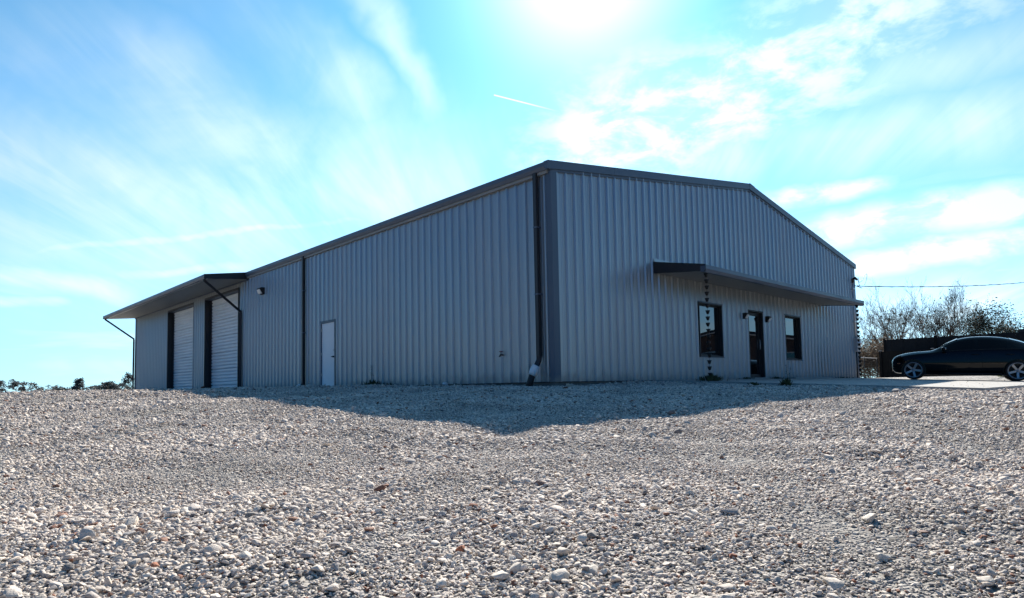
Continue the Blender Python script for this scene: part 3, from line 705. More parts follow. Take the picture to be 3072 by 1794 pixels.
def sect(r):
    x, zb, w, zs, ws, wt, ze, zt = r
    h = [(0, zb), (w - .16, zb), (w - .04, zb + .07), (w - .005, zb + .22 * (zs - zb) / .7 + .06), (w, zb + .55 * (zs - zb)), (w - .012, zb + .80 * (zs - zb)), (ws, zs),
         (ws + (wt - ws) * .12, zs + (ze - zs) * .16), (ws + (wt - ws) * .55, zs + (ze - zs) * .58), (wt, ze), (wt * .8, ze + (zt - ze) * .62), (wt * .4, zt - .006), (0, zt)]
    return [(x, y, z) for y, z in h] + [(x, -y, z) for y, z in h[-2:0:-1]]
bm = bmesh.new(); rings = [[bm.verts.new(p) for p in sect(r)] for r in ST]; nr = len(rings[0])
for a, c in zip(rings, rings[1:]):
    for j in range(nr):
        bm.faces.new((a[j], a[(j + 1) % nr], c[(j + 1) % nr], c[j]))
bm.faces.new(list(reversed(rings[0]))); bm.faces.new(rings[-1])
bmesh.ops.recalc_face_normals(bm, faces=bm.faces)
me = bpy.data.meshes.new('body'); bm.to_mesh(me); bm.free()
tmp = bpy.data.objects.new('body_tmp', me); COL.objects.link(tmp)
ss = tmp.modifiers.new('s', 'SUBSURF'); ss.levels = 2; ss.render_levels = 2
cutters = []
for cx in (0, -2.81):
    for sd in (1, -1):
        c = MB(); c.tube([(cx, sd * .60, .325), (cx, sd * 1.1, .325)], .362, 36)
        co = c.build('cut_tmp', MT['black']); cutters.append(co)
        md = tmp.modifiers.new('b', 'BOOLEAN'); md.object = co; md.operation = 'DIFFERENCE'; md.solver = 'EXACT'
dg = bpy.context.evaluated_depsgraph_get()
me2 = bpy.data.meshes.new_from_object(tmp.evaluated_get(dg)); me2.name = 'body'
for o in cutters + [tmp]: bpy.data.objects.remove(o)
me2.materials.clear(); me2.materials.append(MT['paint'])
for p in me2.polygons: p.use_smooth = True; p.material_index = 0
try: me2.set_sharp_from_angle(angle=R(38))
except Exception: pass
body = obj('body', me2, car)
# glass: side windows, windscreen, rear window, laid just proud of the body
def gl(r, v):   # point on greenhouse side at station r, v 0..1 between belt and roof rail
    x, zb, w, zs, ws, wt, ze, zt = r
    return (x, ws + (wt - ws) * v + .004, zs + (ze - zs) * v + .004)
def lerpst(x):
    for a, c in zip(ST, ST[1:]):
        if c[0] <= x <= a[0]:
            t = (a[0] - x) / (a[0] - c[0]); return tuple(u + (v - u) * t for u, v in zip(a, c))
def side_glass(xa, xb, sd):
    b = MB(); n = 8; vs = []; fs = []
    for i in range(n + 1):
        r = lerpst(xa + (xb - xa) * i / n)
        for v in (.14, .5, .84):
            p = gl(r, v); vs.append((p[0], sd * (p[1] + (.012 if v == .5 else 0)), p[2]))
    for i in range(n):
        for j in range(2):
            q = (i * 3 + j, i * 3 + j + 1, i * 3 + j + 4, i * 3 + j + 3); fs.append(q if sd > 0 else q[::-1])
    b.add(vs, fs, True); return b
for sd in (1, -1):
    for xa, xb in ((-.86, -1.72), (-1.80, -2.56), (-2.60, -2.98)):
        side_glass(xa, xb, sd).build('side_window', MT['carglass'], car)
def cross_glass(xa, xb):
    b = MB(); n = 6; vs = []; fs = []
    for i in range(n + 1):
        x, zb, w, zs, ws, wt, ze, zt = lerpst(xa + (xb - xa) * i / n)
        for yy in (-.92, -.5, 0, .5, .92): vs.append((x, yy * wt, zt + .012 - (zt - ze) * abs(yy) ** 2.2))
    for i in range(n):
        for j in range(4): fs.append((i * 5 + j, i * 5 + j + 1, i * 5 + j + 6, i * 5 + j + 5))
    b.add(vs, fs, True); return b
cross_glass(-.66, -1.24).build('windscreen', MT['carglass'], car)
cross_glass(-2.62, -3.16).build('rear_window', MT['carglass'], car)
# bright window line, handles, mirrors, lights, sill
for sd in (1, -1):
    b = MB(); pts = [(x, sd * (gl(lerpst(x), .10)[1] + .004), gl(lerpst(x), .10)[2]) for x in np.linspace(-.85, -2.98, 12)]; b.tube(pts, .006, 5); b.build('window_trim', MT['black'], car)
    for x in (-1.72, -2.62):
        b = MB(); b.tube([(x + .1, sd * .895, .845), (x + .06, sd * .915, .85), (x - .06, sd * .915, .85), (x - .1, sd * .895, .845)], .013, 6); b.build('door_handle', MT['paint'], car)
    m = MB(); m.lathe([(0, -.10), (.055, -.09), (.085, -.03), (.088, .03), (.06, .085), (0, .095)], lambda x, y, h: (-.86 + x * .75, sd * (.98 + h), 1.03 + y * .8), 14); m = m.build('mirror', MT['paint'], car)
    b = MB(); b.tube([(-.86, sd * .84, .96), (-.86, sd * .93, .99)], .022, 6); b.build('mirror_arm', MT['black'], m)
    b = MB(); b.lathe([(.001, .012), (.066, .01), (.07, 0)], lambda x, y, h: (-.92 - h, sd * .985 + x * .9, 1.03 + y * .75), 12); b.build('mirror_glass', MT['chrome'], m)
    b = MB(); b.hexa([(.42, sd * .72, .60), (.60, sd * .58, .585), (.62, sd * .52, .60), (.44, sd * .66, .62), (.30, sd * .785, .70), (.54, sd * .62, .665), (.56, sd * .56, .68), (.32, sd * .73, .72)]); b.build('headlight', MT['lamp'], car)
    b = MB(); b.hexa([(-3.72, sd * .835, .74), (-3.83, sd * .72, .74), (-3.78, sd * .66, .74), (-3.68, sd * .78, .74), (-3.66, sd * .85, .89), (-3.82, sd * .72, .89), (-3.78, sd * .66, .89), (-3.62, sd * .80, .89)]); b.build('tail_light', MT['redlamp'], car)
    b = MB(); b.box(.38, .47, sd * .835 - .01, sd * .835 + .01, .53, .55); b.build('side_reflector', MT['amber'], car)
    b = MB(); b.tube([(-.42, sd * .885, .215), (-1.4, sd * .89, .21), (-2.40, sd * .885, .215)], .035, 6); b.build('side_sill', MT['paint'], car)
    b = MB(); b.tube([(-.95, sd * .909, .30), (-.955, sd * .906, .60), (-1.02, sd * .868, .90)], .0035, 4); b.tube([(-1.90, sd * .909, .30), (-1.91, sd * .906, .60), (-1.90, sd * .873, .93)], .0035, 4); b.build('door_seam', MT['black'], car)
b = MB(); b.box(.58, .66, -.30, -.03, .55, .66); b.box(.58, .66, .03, .30, .55, .66); b.build('grille', MT['chrome'], car)
b = MB(); b.box(.60, .665, -.42, .42, .37, .44); b.build('air_intake', MT['black'], car)
b = MB(); b.box(-3.2, .36, -.72, .72, .16, .22); b.build('underbody', MT['black'], car)
# wheels
def wheel_meshes():
    t = MB(); t.lathe([(.250, -.10), (.272, -.112), (.30, -.108), (.318, -.085), (.322, -.04), (.322, .04), (.318, .085), (.30, .108), (.272, .112), (.250, .10)], lambda x, y, h: (x, h, y), 40)
    r = MB(); r.lathe([(.262, .100), (.262, .110), (.250, .112), (.234, .100), (.228, .06), (.22, -.08)], lambda x, y, h: (x, h, y), 40)
    r.lathe([(.0, .085), (.034, .084), (.042, .074), (.060, .07), (.062, .04)], lambda x, y, h: (x, h, y), 20)
    s = MB()
    for sg in (-1, 1):
        pass
    s.hexa([(.045, .05, -.034), (.045, .05, .034), (.045, .078, .030), (.045, .078, -.030), (.240, .07, -.040), (.240, .07, .040), (.240, .099, .033), (.240, .099, -.033)])
    d = MB(); d.lathe([(.03, .02), (.155, .02), (.155, .0), (.03, 0)], lambda x, y, h: (x, h, y), 28); d.lathe([(0, -.05), (.235, -.05)], lambda x, y, h: (x, h, y), 28)
    return t.mesh('tyre', MT['rubber']), r.mesh('rim', MT['rim']), s.mesh('spoke', MT['rim']), d.mesh('brake_disc', MT['black'])
tm, rm, sm_, dm = wheel_meshes()
for cx in (0, -2.81):
    for sd in (1, -1):
        w = empty('wheel', (cx, sd * .775, .322), 0 if sd > 0 else math.pi); w.parent = car
        obj('tyre', tm, w); obj('rim', rm, w); obj('brake_disc', dm, w)
        for k in range(5):
            o = obj('spoke', sm_, w); o.rotation_euler = (0, R(90 + 72 * k + (0 if cx else 11)), 0)

# ------------------------------------------------------------------ fences, shed and neighbouring building on the far side of the drive
fe = empty('privacy_fence', (28.7, 1.7, -.02)); tag(fe, 'tall dark metal privacy fence behind the black car', 'fence')
def child(o, p): o.matrix_parent_inverse = Matrix.Translation(-Vector(p.location)); return o
y = 1.7; k = 0
while y > -4.1:
    b = MB(); b.box(28.66, 28.76, y - .05, y + .05, -.06, 2.13); child(b.build('post', MT['fence'], fe), fe)
    for j in range(8):
        ya = y - .05 - j * .288; b = MB(); b.box(28.70 + .012 * (j % 2), 28.73 + .012 * (j % 2), ya - .284, ya, .0, 2.05 + .004 * ((j * 7) % 3)); child(b.build('board', MT['shed'], fe), fe)
    y -= 2.40; k += 1
lf = empty('low_fence', (27.6, 1.6, -.02)); tag(lf, 'low black board fence with a pale post cap beside the wire gate', 'fence')
for j in range(16):
    ya = 1.55 - j * .30; b = MB(); b.box(27.58, 27.62, ya - .294, ya, -.10, 1.36 + .006 * ((j * 5) % 3)); child(b.build('board', MT['fence'], lf), lf)
for yp in (1.6, -.8, -3.2):
    b = MB(); b.box(27.50, 27.60, yp - .05, yp + .05, -.10, 1.40); po = child(b.build('post', MT['fence'], lf), lf)
    b = MB(); b.box(27.48, 27.62, yp - .07, yp + .07, 1.402, 1.425); c = b.build('post_cap', MT['fascia'], lf); child(c, lf)
gt = empty('wire_gate', (22.5, 1.75, -.02)); tag(gt, 'galvanised pipe and wire mesh gate between the building and the low fence', 'gate')
b = MB(); b.tube([(19.3, 1.75, 1.02), (27.45, 1.75, 1.02)], .022, 8); child(b.build('top_rail', MT['fascia'], gt), gt)
b = MB(); b.tube([(19.3, 1.75, .08), (27.45, 1.75, .08)], .018, 8); child(b.build('bottom_rail', MT['wire'], gt), gt)
for xp in (19.3, 21.3, 23.35, 25.4, 27.42):
    b = MB(); b.tube([(xp, 1.75, -.1), (xp, 1.75, 1.06)], .024, 8); child(b.build('post', MT['wire'], gt), gt)
b = MB()
for i in range(60):
    xx = 19.3 + i * .136; b.tube([(xx, 1.75, .08), (xx + .03, 1.75, 1.02)], .0022, 3, cap=False)
for i in range(8): b.tube([(19.3, 1.752, .14 + i * .12), (27.4, 1.752, .14 + i * .12)], .0022, 3, cap=False)
child(b.build('wire_mesh', MT['wire'], gt), gt)

nb = empty('brown_shed', (31.5, -12, -.4)); tag(nb, 'low brown building with a dark gable roof beyond the black car', 'building')
b = MB(); b.prism([(-19.8, -.6), (-4.3, -.6), (-4.3, 2.05), (-12.05, 3.35), (-19.8, 2.05)], lambda p, q, t: (t, p, q), 30.4, 42.0); child(b.build('wall', MT['brown'], nb), nb)
for sg in (-1, 1):
    b = MB(); e0 = -12.05 + sg * 8.1; b.hexa([(30.0, -12.05, 3.42), (42.4, -12.05, 3.42), (42.4, e0, 2.06), (30.0, e0, 2.06), (30.0, -12.05, 3.60), (42.4, -12.05, 3.60), (42.4, e0, 2.24), (30.0, e0, 2.24)]); rf = child(b.build('roof', MT['droof'], nb), nb)
    b = MB(); b.hexa([(29.95, -12.05, 3.34), (29.99, -12.05, 3.34), (29.99, e0, 1.98), (29.95, e0, 1.98), (29.95, -12.05, 3.42), (29.99, -12.05, 3.42), (29.99, e0, 2.06), (29.95, e0, 2.06)]); child(b.build('fascia', MT['fascia'], nb), nb)
for yy in (-7.2, -16.4):
    b = MB(); b.box(30.34, 30.41, yy - .6, yy + .6, .7, 1.75); w_ = child(b.build('window', MT['fascia'], nb), nb)
    b = MB(); b.box(30.325, 30.345, yy - .52, yy + .52, .78, 1.67); child(b.build('pane', MT['glass'], nb), nb)

# ------------------------------------------------------------------ trees
def rnd_dir(d, spread, rng):
    v = Vector((rng.gauss(0, 1), rng.gauss(0, 1), rng.gauss(0, 1))).normalized()
    return (d + v * spread).normalized()
def branchy(mb, rng, p, d, length, rad, depth, maxd, tips, up=0.12, spread=0.5, kids=(3, 5)):
    n = 3 if depth < maxd else 2
    pts = [p]; rs = [rad]; dd = d
    for i in range(n):
        dd = rnd_dir(dd, 0.16, rng); dd = (dd + Vector((0, 0, up * .5))).normalized()
        pts.append(pts[-1] + dd * length / n); rs.append(rad * (1 - .62 * (i + 1) / n))
    mb.tube(pts, rs, 6 if depth == 0 else (4 if depth < 3 else 3), cap=False)
    if depth >= maxd:
        tips.append(pts[-1]); tips.append(pts[1]); return
    for k in range(rng.randint(*kids)):
        t = rng.uniform(.30, 1.0); i = min(int(t * n), n - 1); f = t * n - i
        q = pts[i].lerp(pts[i + 1], f); rr = rs[i] + (rs[i + 1] - rs[i]) * f
        branchy(mb, rng, q, rnd_dir(dd, spread, rng), length * rng.uniform(.52, .74), max(rr * .66, .006), depth + 1, maxd, tips, up, spread, kids)
    branchy(mb, rng, pts[-1], rnd_dir(dd, spread * .5, rng), length * rng.uniform(.6, .78), rs[-1], depth + 1, maxd, tips, up, spread, kids)
def leaves(mb, rng, centres, n, spread, size):
    for _ in range(n):
        c = rng.choice(centres) + Vector((rng.gauss(0, spread), rng.gauss(0, spread), rng.gauss(0, spread * .7)))
        a = Vector((rng.gauss(0, 1), rng.gauss(0, 1), rng.gauss(0, .6))).normalized(); b_ = a.cross(Vector((rng.gauss(0, 1), rng.gauss(0, 1), rng.gauss(0, 1)))).normalized()
        s = size * rng.uniform(.6, 1.4)
        mb.add([c - a * s, c + b_ * s * .55, c + a * s, c - b_ * s * .55], [(0, 1, 2, 3)])
def tree(name, label, group, pos, height, stems, depth, seed, leafm=None, nleaf=0, lsp=.3, lsz=.08, up=.15, spread=.5, barkm='bark', trunkfrac=.34, lean=(0, 0), kids=(2, 4), rad=.17, leafzone=(0, 99), skirt=0):
    rng = random.Random(seed); z0 = float(terrain(pos[0], pos[1]))
    t = empty(name, (pos[0], pos[1], z0)); tag(t, label, 'tree' if 'tree' in name or 'oak' in name else 'shrub', group)
    mb = MB(); tips = []
    for s in range(stems):
        d = Vector((lean[0] + rng.uniform(-.35, .35) * (stems > 1), lean[1] + rng.uniform(-.35, .35) * (stems > 1), 1)).normalized()
        branchy(mb, rng, Vector((rng.uniform(-.3, .3) * (stems > 1), rng.uniform(-.3, .3) * (stems > 1), -.15)), d, height * trunkfrac, rad * (1 if stems == 1 else .75), 0, depth, tips, up, spread, kids)
    mb.build('trunk', MT[barkm], t)
    if nleaf:
        lz = [p for p in tips if leafzone[0] <= p.z / height <= leafzone[1]] or tips
        lm = MB(); leaves(lm, rng, lz, nleaf, lsp, lsz)
        if skirt: leaves(lm, rng, [Vector((rng.gauss(0, 1.1), rng.gauss(0, 1.1), rng.uniform(0, height * .42))) for _ in range(60)], skirt, .16, lsz)
        lm.build('crown', MT[leafm], t)
    return t
def at(px, dist):
    u = (px - 1536) / 1900.66; d = FW + RI * u; d.z = 0; d.normalize()
    return (CAM.x + d.x * dist, CAM.y + d.y * dist)
GB = 'bare trees behind the dark fence'
def rtree(n, l, g, pos, h, *a, **k): return tree(n, l, g, pos, h * .80, *a, **k)
rtree('bare_tree', 'leaning bare tree with vine-wrapped trunk above the fence end', GB, at(2712, 52), 9.4, 3, 5, 11, 'leaf', 420, .22, .07, .10, .55, lean=(-.30, .10), leafzone=(.25, .62))
rtree('bare_tree', 'slender bare tree with a thin spreading crown above the car bonnet', GB, at(2752, 56), 9.0, 2, 5, 12, None, 0, .3, .1, .12, .55)
rtree('bare_tree', 'bare upright tree with patchy ivy, between two thinner trees', GB, at(2798, 55), 9.6, 2, 5, 23, 'leaf', 420, .26, .06, .18, .48, leafzone=(.3, .8))
rtree('bare_tree', 'bushy half-bare tree with small green leaves above the car windscreen', GB, at(2850, 54), 8.6, 2, 5, 34, 'leaf', 700, .34, .06, .12, .6)
rtree('bare_tree', 'tall thin bare tree rising behind the leafy oak', GB, at(2893, 60), 9.2, 2, 5, 45, None, 0, .3, .1, .2, .45)
rtree('oak_tree', 'dark leafy live oak with a rounded crown above the car roof', None, at(2950, 52), 7.6, 2, 5, 56, 'leaf', 5500, .30, .055, .10, .65, trunkfrac=.32, rad=.17, lean=(.1, -.15), leafzone=(.45, 2))
rtree('oak_tree', 'small dark leafy oak beside the brown shed roof', None, at(3028, 50), 4.9, 2, 4, 67, 'leaf', 1900, .26, .055, .10, .6)
rtree('bare_tree', 'very thin bare sapling right beside the far building corner', None, at(2592, 44), 6.6, 1, 4, 78, None, 0, .3, .1, .35, .35, rad=.06, trunkfrac=.42)
rtree('bare_tree', 'low bare tree with tangled twigs behind the wire gate', None, at(2645, 50), 5.2, 3, 5, 89, 'dry', 250, .3, .06, .1, .6, barkm='bark2')
for i, (px, di, h, lab) in enumerate(((2592, 43, 2.3, 'dry brown brush directly beside the far building corner'), (2618, 46, 3.0, 'tall tangled brown brush behind the middle of the wire gate'), (2642, 43, 2.4, 'dry brown brush next to the low black fence'), (2668, 50, 3.4, 'brown twiggy thicket rising above the low black fence'))):
    tree('brush_shrub', lab, 'dry brush behind the wire gate', at(px, di), h, 7, 4, 120 + i, 'dry', 1500, .22, .05, .02, .8, barkm='bark2', trunkfrac=.4, rad=.03, skirt=1600, kids=(3, 4))
GF = 'far oaks beyond the gravel crest'
FAR = [(-6, 118, 1147, 6.0, 'round far oak at the open end of the tree line'), (75, 120, 1153, 5.6, 'wide low domed far oak standing apart in the tree line'), (160, 135, 1161, 4.6, 'low wind-swept far oak with a ragged top'),
       (197, 140, 1167, 2.6, 'smallest low far oak beside the pointed tree'), (240, 118, 1143, 3.6, 'tallest pointed far oak in the middle of the tree line'), (285, 140, 1162, 5.4, 'low flat far oak between two taller trees'),
       (330, 112, 1150, 2.8, 'rounded far oak next to the straggly tree'), (357, 116, 1152, 3.2, 'bushy far oak behind the straggly tree'), (388, 104, 1125, 2.6, 'straggly open far tree at the building corner')]
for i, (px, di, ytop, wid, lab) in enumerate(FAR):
    x, y = at(px, di); rng = random.Random(300 + i); z0 = float(terrain(x, y)); t = empty('oak_tree', (x, y, z0)); tag(t, lab, 'tree', GF)
    yh = 1160 - (px - 1536) * .01903
    h = CAM.z + (yh - ytop) / 1900.66 * di * .93 - z0; tr = MB(); tips = []
    branchy(tr, rng, Vector((0, 0, -.2)), Vector((0, 0, 1)), h * .33, .14, 0, 3, tips, .12, .6, (3, 4)); tr.build('trunk', MT['bark'], t)
    c = MB(); cs = []
    for k in range(60):
        a = rng.uniform(0, 6.28); q = math.sqrt(rng.random()); hz_ = rng.uniform(.15, .97)
        prof_ = math.sqrt(max(0, 1 - ((hz_ - .25) / .76) ** 2)) if hz_ > .25 else 1
        if i in (4, 8): prof_ = max(.10, 1.35 * (1 - hz_))
        rr = wid * .66 * q * prof_
        cs.append(Vector((math.cos(a) * rr, math.sin(a) * rr, h * hz_)))
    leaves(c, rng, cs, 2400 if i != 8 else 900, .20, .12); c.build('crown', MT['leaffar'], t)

# ------------------------------------------------------------------ weeds
def weed(pos, h, n, label, m='weed', spread=.16, stalk=0, seed=0):
    rng = random.Random(900 + seed); x, y = pos; z = float(terrain(x, y)) if not (17.4 > x > APX0 and APY0 < y < 0) else aptop(y)
    b = MB()
    for _ in range(n):
        a = rng.uniform(0, 6.28); q = abs(rng.gauss(0, spread)); base = Vector((math.cos(a) * q, math.sin(a) * q, -.02)); hh = h * rng.uniform(.35, 1.0) * (1 - .4 * min(1, q / (spread * 2)))
        tip = base + Vector((math.cos(a) * hh * rng.uniform(.1, .7), math.sin(a) * hh * rng.uniform(.1, .7), hh)); w = Vector((-math.sin(a), math.cos(a), 0)) * rng.uniform(.008, .028)
        mid = base.lerp(tip, .55) + Vector((0, 0, hh * .12)); b.add([base - w * .4, base + w * .4, mid + w, tip, mid - w], [(0, 1, 2, 4), (4, 2, 3)])
    for k in range(stalk):
        p0 = Vector((rng.uniform(-.1, .1), rng.uniform(-.1, .1), 0)); p1 = p0 + Vector((rng.uniform(-.06, .06), rng.uniform(-.06, .06), h * rng.uniform(1.6, 2.3))); b.tube([p0, p0.lerp(p1, .5) + Vector((.02, 0, 0)), p1], [.006, .005, .003], 4)
        for j in range(9):
            q = p0.lerp(p1, .35 + .07 * j); a = j * 2.4; l = Vector((math.cos(a), math.sin(a), .4)) * .06; s_ = Vector((-math.sin(a), math.cos(a), 0)) * .015
            b.add([q, q + l * .5 + s_, q + l, q + l * .5 - s_], [(0, 1, 2, 3)])
    o = b.build('weed', MT[m]); o.location = (x, y, z); tag(o, label, 'weed', 'weeds along the building'); return o
weed((-.22, 7.05), .30, 130, 'bushy dark weed with tall stalks against the side wall', spread=.22, stalk=2, seed=1)
weed((-.2, 6.3), .10, 60, 'flat dark weed patch beside the bushy stalked weed', spread=.22, seed=2)
weed((-.28, 3.05), .10, 90, 'dark low weed clump at the foundation beside a white rock', spread=.24, seed=3)
weed((-.30, 4.3), .09, 80, 'low spreading weed at the foundation beyond the white rock', spread=.22, seed=4)
weed((-.5, 1.35), .06, 40, 'tiny weed by the black drain pipe', spread=.15, seed=14)
weed((4.08, -1.42), .22, 170, 'dark rounded weed mound under the rain chain', spread=.20, seed=5)
weed((2.85, -3.1), .12, 70, 'small low weed in the gravel just outside the apron edge', spread=.12, seed=6)
weed((3.66, -3.45), .24, 90, 'upright tufted weed growing at the edge of the apron', spread=.10, stalk=2, seed=7)
weed((16.6, -.14), .07, 110, 'dark weed strip at the wall base near the building corner', spread=.35, seed=8)
weed((8.5, -.16), .10, 50, 'short weed at the wall just before the glass door', spread=.22, seed=9)
weed((10.55, -.16), .11, 50, 'short weed at the wall just past the glass door', spread=.22, seed=10)
weed(at(3008, 30), .34, 120, 'bright green weed behind the rear wheel of the car', 'weedgreen', spread=.16, seed=11)
weed((-.22, 19.6), .16, 60, 'low weed at the foot of the first roller door', spread=.20, seed=12)
weed((-.22, 30.6), .30, 80, 'dark weed against the far end of the ribbed side wall', spread=.35, seed=13)

# ------------------------------------------------------------------ gravel
def stone_mesh(seed, detail=1):
    rng = random.Random(seed); bm = bmesh.new()
    ax_ = Vector((1.0, rng.uniform(.68, .95), rng.uniform(.42, .72)))
    for _ in range(rng.randint(10, 16)):
        v = Vector((rng.gauss(0, 1), rng.gauss(0, 1), rng.gauss(0, 1))).normalized() * rng.uniform(.86, 1.08)
        bm.verts.new((v.x * ax_.x, v.y * ax_.y, v.z * ax_.z))
    r = bmesh.ops.convex_hull(bm, input=bm.verts[:])
    bmesh.ops.delete(bm, geom=[g for g in r['geom_interior'] if isinstance(g, bmesh.types.BMVert)], context='VERTS')
    bmesh.ops.bevel(bm, geom=bm.edges[:], offset=.055, segments=1, affect='EDGES', clamp_overlap=True)
    if detail > 1:
        bmesh.ops.triangulate(bm, faces=bm.faces[:]); bmesh.ops.subdivide_edges(bm, edges=bm.edges[:], cuts=1)
        for v in bm.verts: v.co *= 1 + .07 * mnoise.noise(v.co * 2.6 + Vector((seed, 0, 0))) + .03 * mnoise.noise(v.co * 7)
    me = bpy.data.meshes.new('stone'); bm.to_mesh(me); bm.free()
    me.polygons.foreach_set('use_smooth', [True] * len(me.polygons))
    try: me.set_sharp_from_angle(angle=R(42))
    except Exception: pass
    return me
def stone_material(name, fixed=None):
    m = bpy.data.materials.new(name); m.use_nodes = True; nt = m.node_tree; L = nt.links.new; b = nt.nodes['Principled BSDF']
    oi = nt.nodes.new('ShaderNodeObjectInfo'); cr = nt.nodes.new('ShaderNodeValToRGB'); L(oi.outputs['Random'], cr.inputs[0])
    cr.color_ramp.interpolation = 'LINEAR'; e = cr.color_ramp.elements
    stops = [(0, (.17, .08, .055)), (.022, (.28, .15, .10)), (.035, (.15, .145, .15)), (.10, (.31, .30, .30)), (.25, (.44, .42, .40)), (.45, (.54, .505, .46)), (.62, (.42, .41, .40)), (.78, (.62, .585, .53)), (.92, (.53, .48, .42)), (1, (.72, .69, .64))]
    if fixed: stops = [(0, fixed[0]), (1, fixed[1])]
    e[0].position, e[0].color = stops[0][0], (*stops[0][1], 1); e[1].position, e[1].color = stops[-1][0], (*stops[-1][1], 1)
    for p, c in stops[1:-1]: q = e.new(p); q.color = (*c, 1)
    g = nt.nodes.new('ShaderNodeNewGeometry')
    def nz(scale, det):
        n = nt.nodes.new('ShaderNodeTexNoise'); n.inputs['Scale'].default_value = scale; n.inputs['Detail'].default_value = det; L(g.outputs['Position'], n.inputs['Vector']); return n.outputs[0]
    def rng_(v, a, b_, c, d):
        r = nt.nodes.new('ShaderNodeMapRange'); L(v, r.inputs[0])
        for i, x in enumerate((a, b_, c, d)): r.inputs[i + 1].default_value = x
        return r.outputs[0]
    def mul(a, b_):
        x = nt.nodes.new('ShaderNodeMix'); x.data_type = 'RGBA'; x.blend_type = 'MULTIPLY'; x.inputs[0].default_value = 1; L(a, x.inputs[6]); L(b_, x.inputs[7]); return x.outputs[2]
    col = mul(cr.outputs[0], rng_(nz(90, 5), .3, .7, .72, 1.18))
    col = mul(col, rng_(nz(.9, 4), .3, .7, .88, 1.10))
    wm = nt.nodes.new('ShaderNodeMix'); wm.data_type = 'RGBA'; wm.blend_type = 'MULTIPLY'; wm.inputs[0].default_value = 1; L(col, wm.inputs[6]); wm.inputs[7].default_value = (1.19, 1.085, .99, 1); col = wm.outputs[2]
    L(col, b.inputs['Base Color']); b.inputs['Roughness'].default_value = .82; b.inputs['Specular IOR Level'].default_value = .35
    bp = nt.nodes.new('ShaderNodeBump'); bp.inputs['Strength'].default_value = .55; bp.inputs['Distance'].default_value = .004; L(nz(160, 4), bp.inputs['Height']); L(bp.outputs[0], b.inputs['Normal'])
    return m
MT['stone'] = stone_material('crushed_stone')
sc_ = bpy.data.collections.new('stone_shapes')
shapes = []
for i in range(16):
    me = stone_mesh(40 + i); me.materials.append(MT['stone']); o = bpy.data.objects.new('stone_shape', me); sc_.objects.link(o); shapes.append(me)
rs = np.random.RandomState(5)
P_ = []; S_ = []; Rt = []
az0 = math.atan2(FW.x, FW.y); r = 1.15
while r < 27:
    s = 0.0135 * max(1.0, (r / 4.2)) ** .85 * max(1.0, r / 13.0) ** .9
    half = R(50) if r > 3 else R(62)
    n = int(2 * half * r / s)
    a = az0 + (rs.rand(n) * 2 - 1) * half; rr = r + (rs.rand(n) - .5) * s * 1.2
    x = CAM.x + np.sin(a) * rr; y = CAM.y + np.cos(a) * rr
    big = rs.rand(n)
    patchy = 1.04 + .26 * np.sin(x * 1.3 + 1.1 * np.sin(y * .9)) * np.sin(y * 1.7 + .8 * np.sin(x * .7))
    rut = np.abs(((x * .52 - y * .86) + .25 * np.sin(.5 * x + .4 * y)) % 7.5 - 3.1); rut = np.minimum(rut, np.abs(rut - 1.7))
    patchy = patchy * (1 - .30 * np.exp(-(rut / .22) ** 2)) * (1 - .38 * np.clip(np.sin(x * .83 + 2.2) * np.sin(y * 1.07 + .6 * np.sin(x) + 1.0) - .55, 0, 1) / .45)
    size = 0.0135 * max(1.0, (r / 4.2)) ** .68 * .69 * np.exp(rs.randn(n) * .30) * patchy
    size = np.where(big > (.955 if r < 9 else .985), size * rs.uniform(1.3, 2.0, n), size)
    inside = ((x > -.03) & (y > -.03)); onap = (x > APX0 - .03) & (y > APY0 - .03) & (y < 0) & (x < 17.4)
    keep = ~inside & ~(onap & (rs.rand(n) > .006))
    x, y, size, onap = x[keep], y[keep], size[keep], onap[keep]; size = np.where(onap, size * .45, size)
    z = np.where(onap, 0.042 * y - .012, terrain(x, y)) + size * np.where(onap, .3, rs.uniform(-.05, .55, len(x)))
    P_.append(np.stack([x, y, z], -1)); S_.append(size)
    Rt.append(np.stack([rs.randn(len(x)) * .34, rs.randn(len(x)) * .34, rs.rand(len(x)) * 6.283], -1))
    r += s * .80
P_ = np.concatenate(P_); S_ = np.concatenate(S_); Rt = np.concatenate(Rt); N = len(P_)
me = bpy.data.meshes.new('gravel'); me.vertices.add(N); me.vertices.foreach_set('co', P_.astype(np.float32).ravel())
at_ = me.attributes.new('size', 'FLOAT', 'POINT'); at_.data.foreach_set('value', S_.astype(np.float32))
at_ = me.attributes.new('turn', 'FLOAT_VECTOR', 'POINT'); at_.data.foreach_set('vector', Rt.astype(np.float32).ravel())
at_ = me.attributes.new('pick', 'INT', 'POINT'); at_.data.foreach_set('value', rs.randint(0, 16, N).astype(np.int32))
me.materials.append(MT['stone'])
gravel = obj('gravel', me); tag(gravel, 'pale crushed stone gravel covering the yard', None, kind='stuff')
ng = bpy.data.node_groups.new('gravel_scatter', 'GeometryNodeTree')
ng.interface.new_socket('Geometry', in_out='INPUT', socket_type='NodeSocketGeometry'); ng.interface.new_socket('Geometry', in_out='OUTPUT', socket_type='NodeSocketGeometry')
gi = ng.nodes.new('NodeGroupInput'); go = ng.nodes.new('NodeGroupOutput')
m2p = ng.nodes.new('GeometryNodeMeshToPoints'); ci = ng.nodes.new('GeometryNodeCollectionInfo'); ci.inputs['Collection'].default_value = sc_
ci.inputs['Separate Children'].default_value = True; ci.inputs['Reset Children'].default_value = True
iop = ng.nodes.new('GeometryNodeInstanceOnPoints'); iop.inputs['Pick Instance'].default_value = True
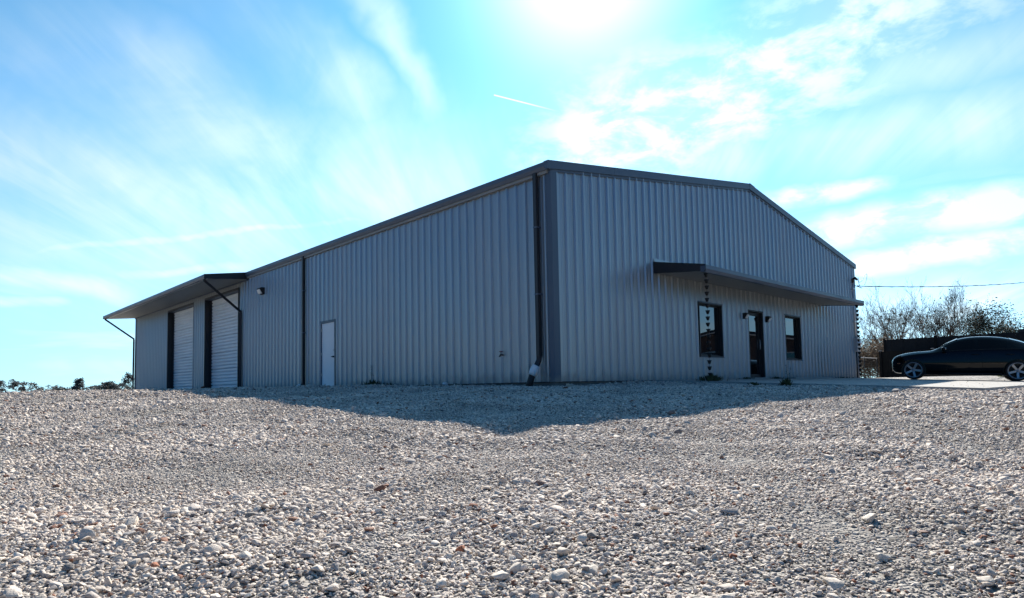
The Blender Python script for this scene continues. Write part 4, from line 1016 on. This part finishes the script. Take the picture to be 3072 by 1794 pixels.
def named(n, t):
    q = ng.nodes.new('GeometryNodeInputNamedAttribute'); q.data_type = t; q.inputs['Name'].default_value = n; return q.outputs['Attribute']
ng.links.new(gi.outputs[0], m2p.inputs[0]); ng.links.new(m2p.outputs[0], iop.inputs['Points']); ng.links.new(ci.outputs[0], iop.inputs['Instance'])
ng.links.new(named('pick', 'INT'), iop.inputs['Instance Index']); ng.links.new(named('size', 'FLOAT'), iop.inputs['Scale'])
e2r = ng.nodes.new('FunctionNodeEulerToRotation'); ng.links.new(named('turn', 'FLOAT_VECTOR'), e2r.inputs[0]); ng.links.new(e2r.outputs[0], iop.inputs['Rotation'])
ng.links.new(iop.outputs[0], go.inputs[0])
gm = gravel.modifiers.new('scatter', 'NODES'); gm.node_group = ng

# ------------------------------------------------------------------ larger stones that stand out from the gravel
bigs = [stone_mesh(700 + i, 2) for i in range(6)]
MT['stone_pale'] = stone_material('pale_stone', ((.44, .42, .39), (.54, .52, .48))); MT['stone_dark'] = stone_material('dark_stone', ((.13, .13, .135), (.24, .235, .23))); MT['stone_red'] = stone_material('red_stone', ((.22, .085, .05), (.34, .15, .09)))
def pix_ground(u, v):
    d = FW + RI * ((u - 1536) / 1900.66) - UP * ((v - 1039.62) / 1900.66); d.normalize(); t = 0.5
    while t < 60:
        p = CAM + d * t
        if p.z < float(terrain(p.x, p.y)): return p
        t += .01 + t * .002
    return p
SPOTS = [('pale', 'large pale stone resting on the gravel', [(1690, 1665, 70), (1560, 1720, 75), (1680, 1742, 85), (1780, 1722, 60), (1500, 1738, 70), (1670, 1640, 34), (290, 1780, 60), (560, 1712, 56), (735, 1680, 54), (2610, 1565, 80), (2650, 1680, 60), (2500, 1758, 70), (1120, 1282, 30), (1305, 1278, 22), (950, 1720, 60), (2310, 1590, 40), (2960, 1750, 60), (2180, 1770, 70)]),
         ('dark', 'dark grey stone or clod lying on the gravel', [(745, 1555, 52), (122, 1515, 46), (1775, 1612, 50), (590, 1608, 36), (1915, 1577, 32), (2890, 1475, 44), (2745, 1636, 40), (215, 1710, 60), (235, 1205, 26), (1990, 1250, 18), (2160, 1253, 26), (2800, 1256, 22), (900, 1722, 36)]),
         ('red', 'rust red stone chip among the grey gravel', [(1392, 1658, 56), (1420, 1524, 34), (465, 1704, 44), (2565, 1752, 22), (2970, 1537, 32), (2195, 1675, 42), (2400, 1640, 30), (3035, 1676, 26), (720, 1700, 30), (2205, 1612, 18), (2590, 1588, 16)])]
k = 0
for key, lab, ps in SPOTS:
    meshes = []
    for q in bigs:
        c = q.copy(); c.materials.clear(); c.materials.append(MT['stone_' + key]); meshes.append(c)
    for (u, v, wpx) in ps:
        p = pix_ground(u, v); dist = (p - CAM).dot(FW); s = wpx / 1900.66 * dist * .5
        o = obj('stone', meshes[k % 6]); o.location = (p.x, p.y, float(terrain(p.x, p.y)) + s * .22); o.scale = (s, s, s * .95); o.rotation_euler = (random.uniform(-.25, .25), random.uniform(-.25, .25), random.uniform(0, 6.28))
        tag(o, lab, 'stone', {'pale': 'large pale stones', 'dark': 'dark stones', 'red': 'red stone chips'}[key]); k += 1
o = obj('stone', bigs[2].copy()); o.data.materials.clear(); o.data.materials.append(MT['pvc']); o.location = (-.30, 3.5, float(terrain(-.3, 3.5)) + .05); o.scale = (.09, .08, .085)
tag(o, 'bright white rock on the gravel at the foundation between dark weeds', 'stone')
print('stones', N)
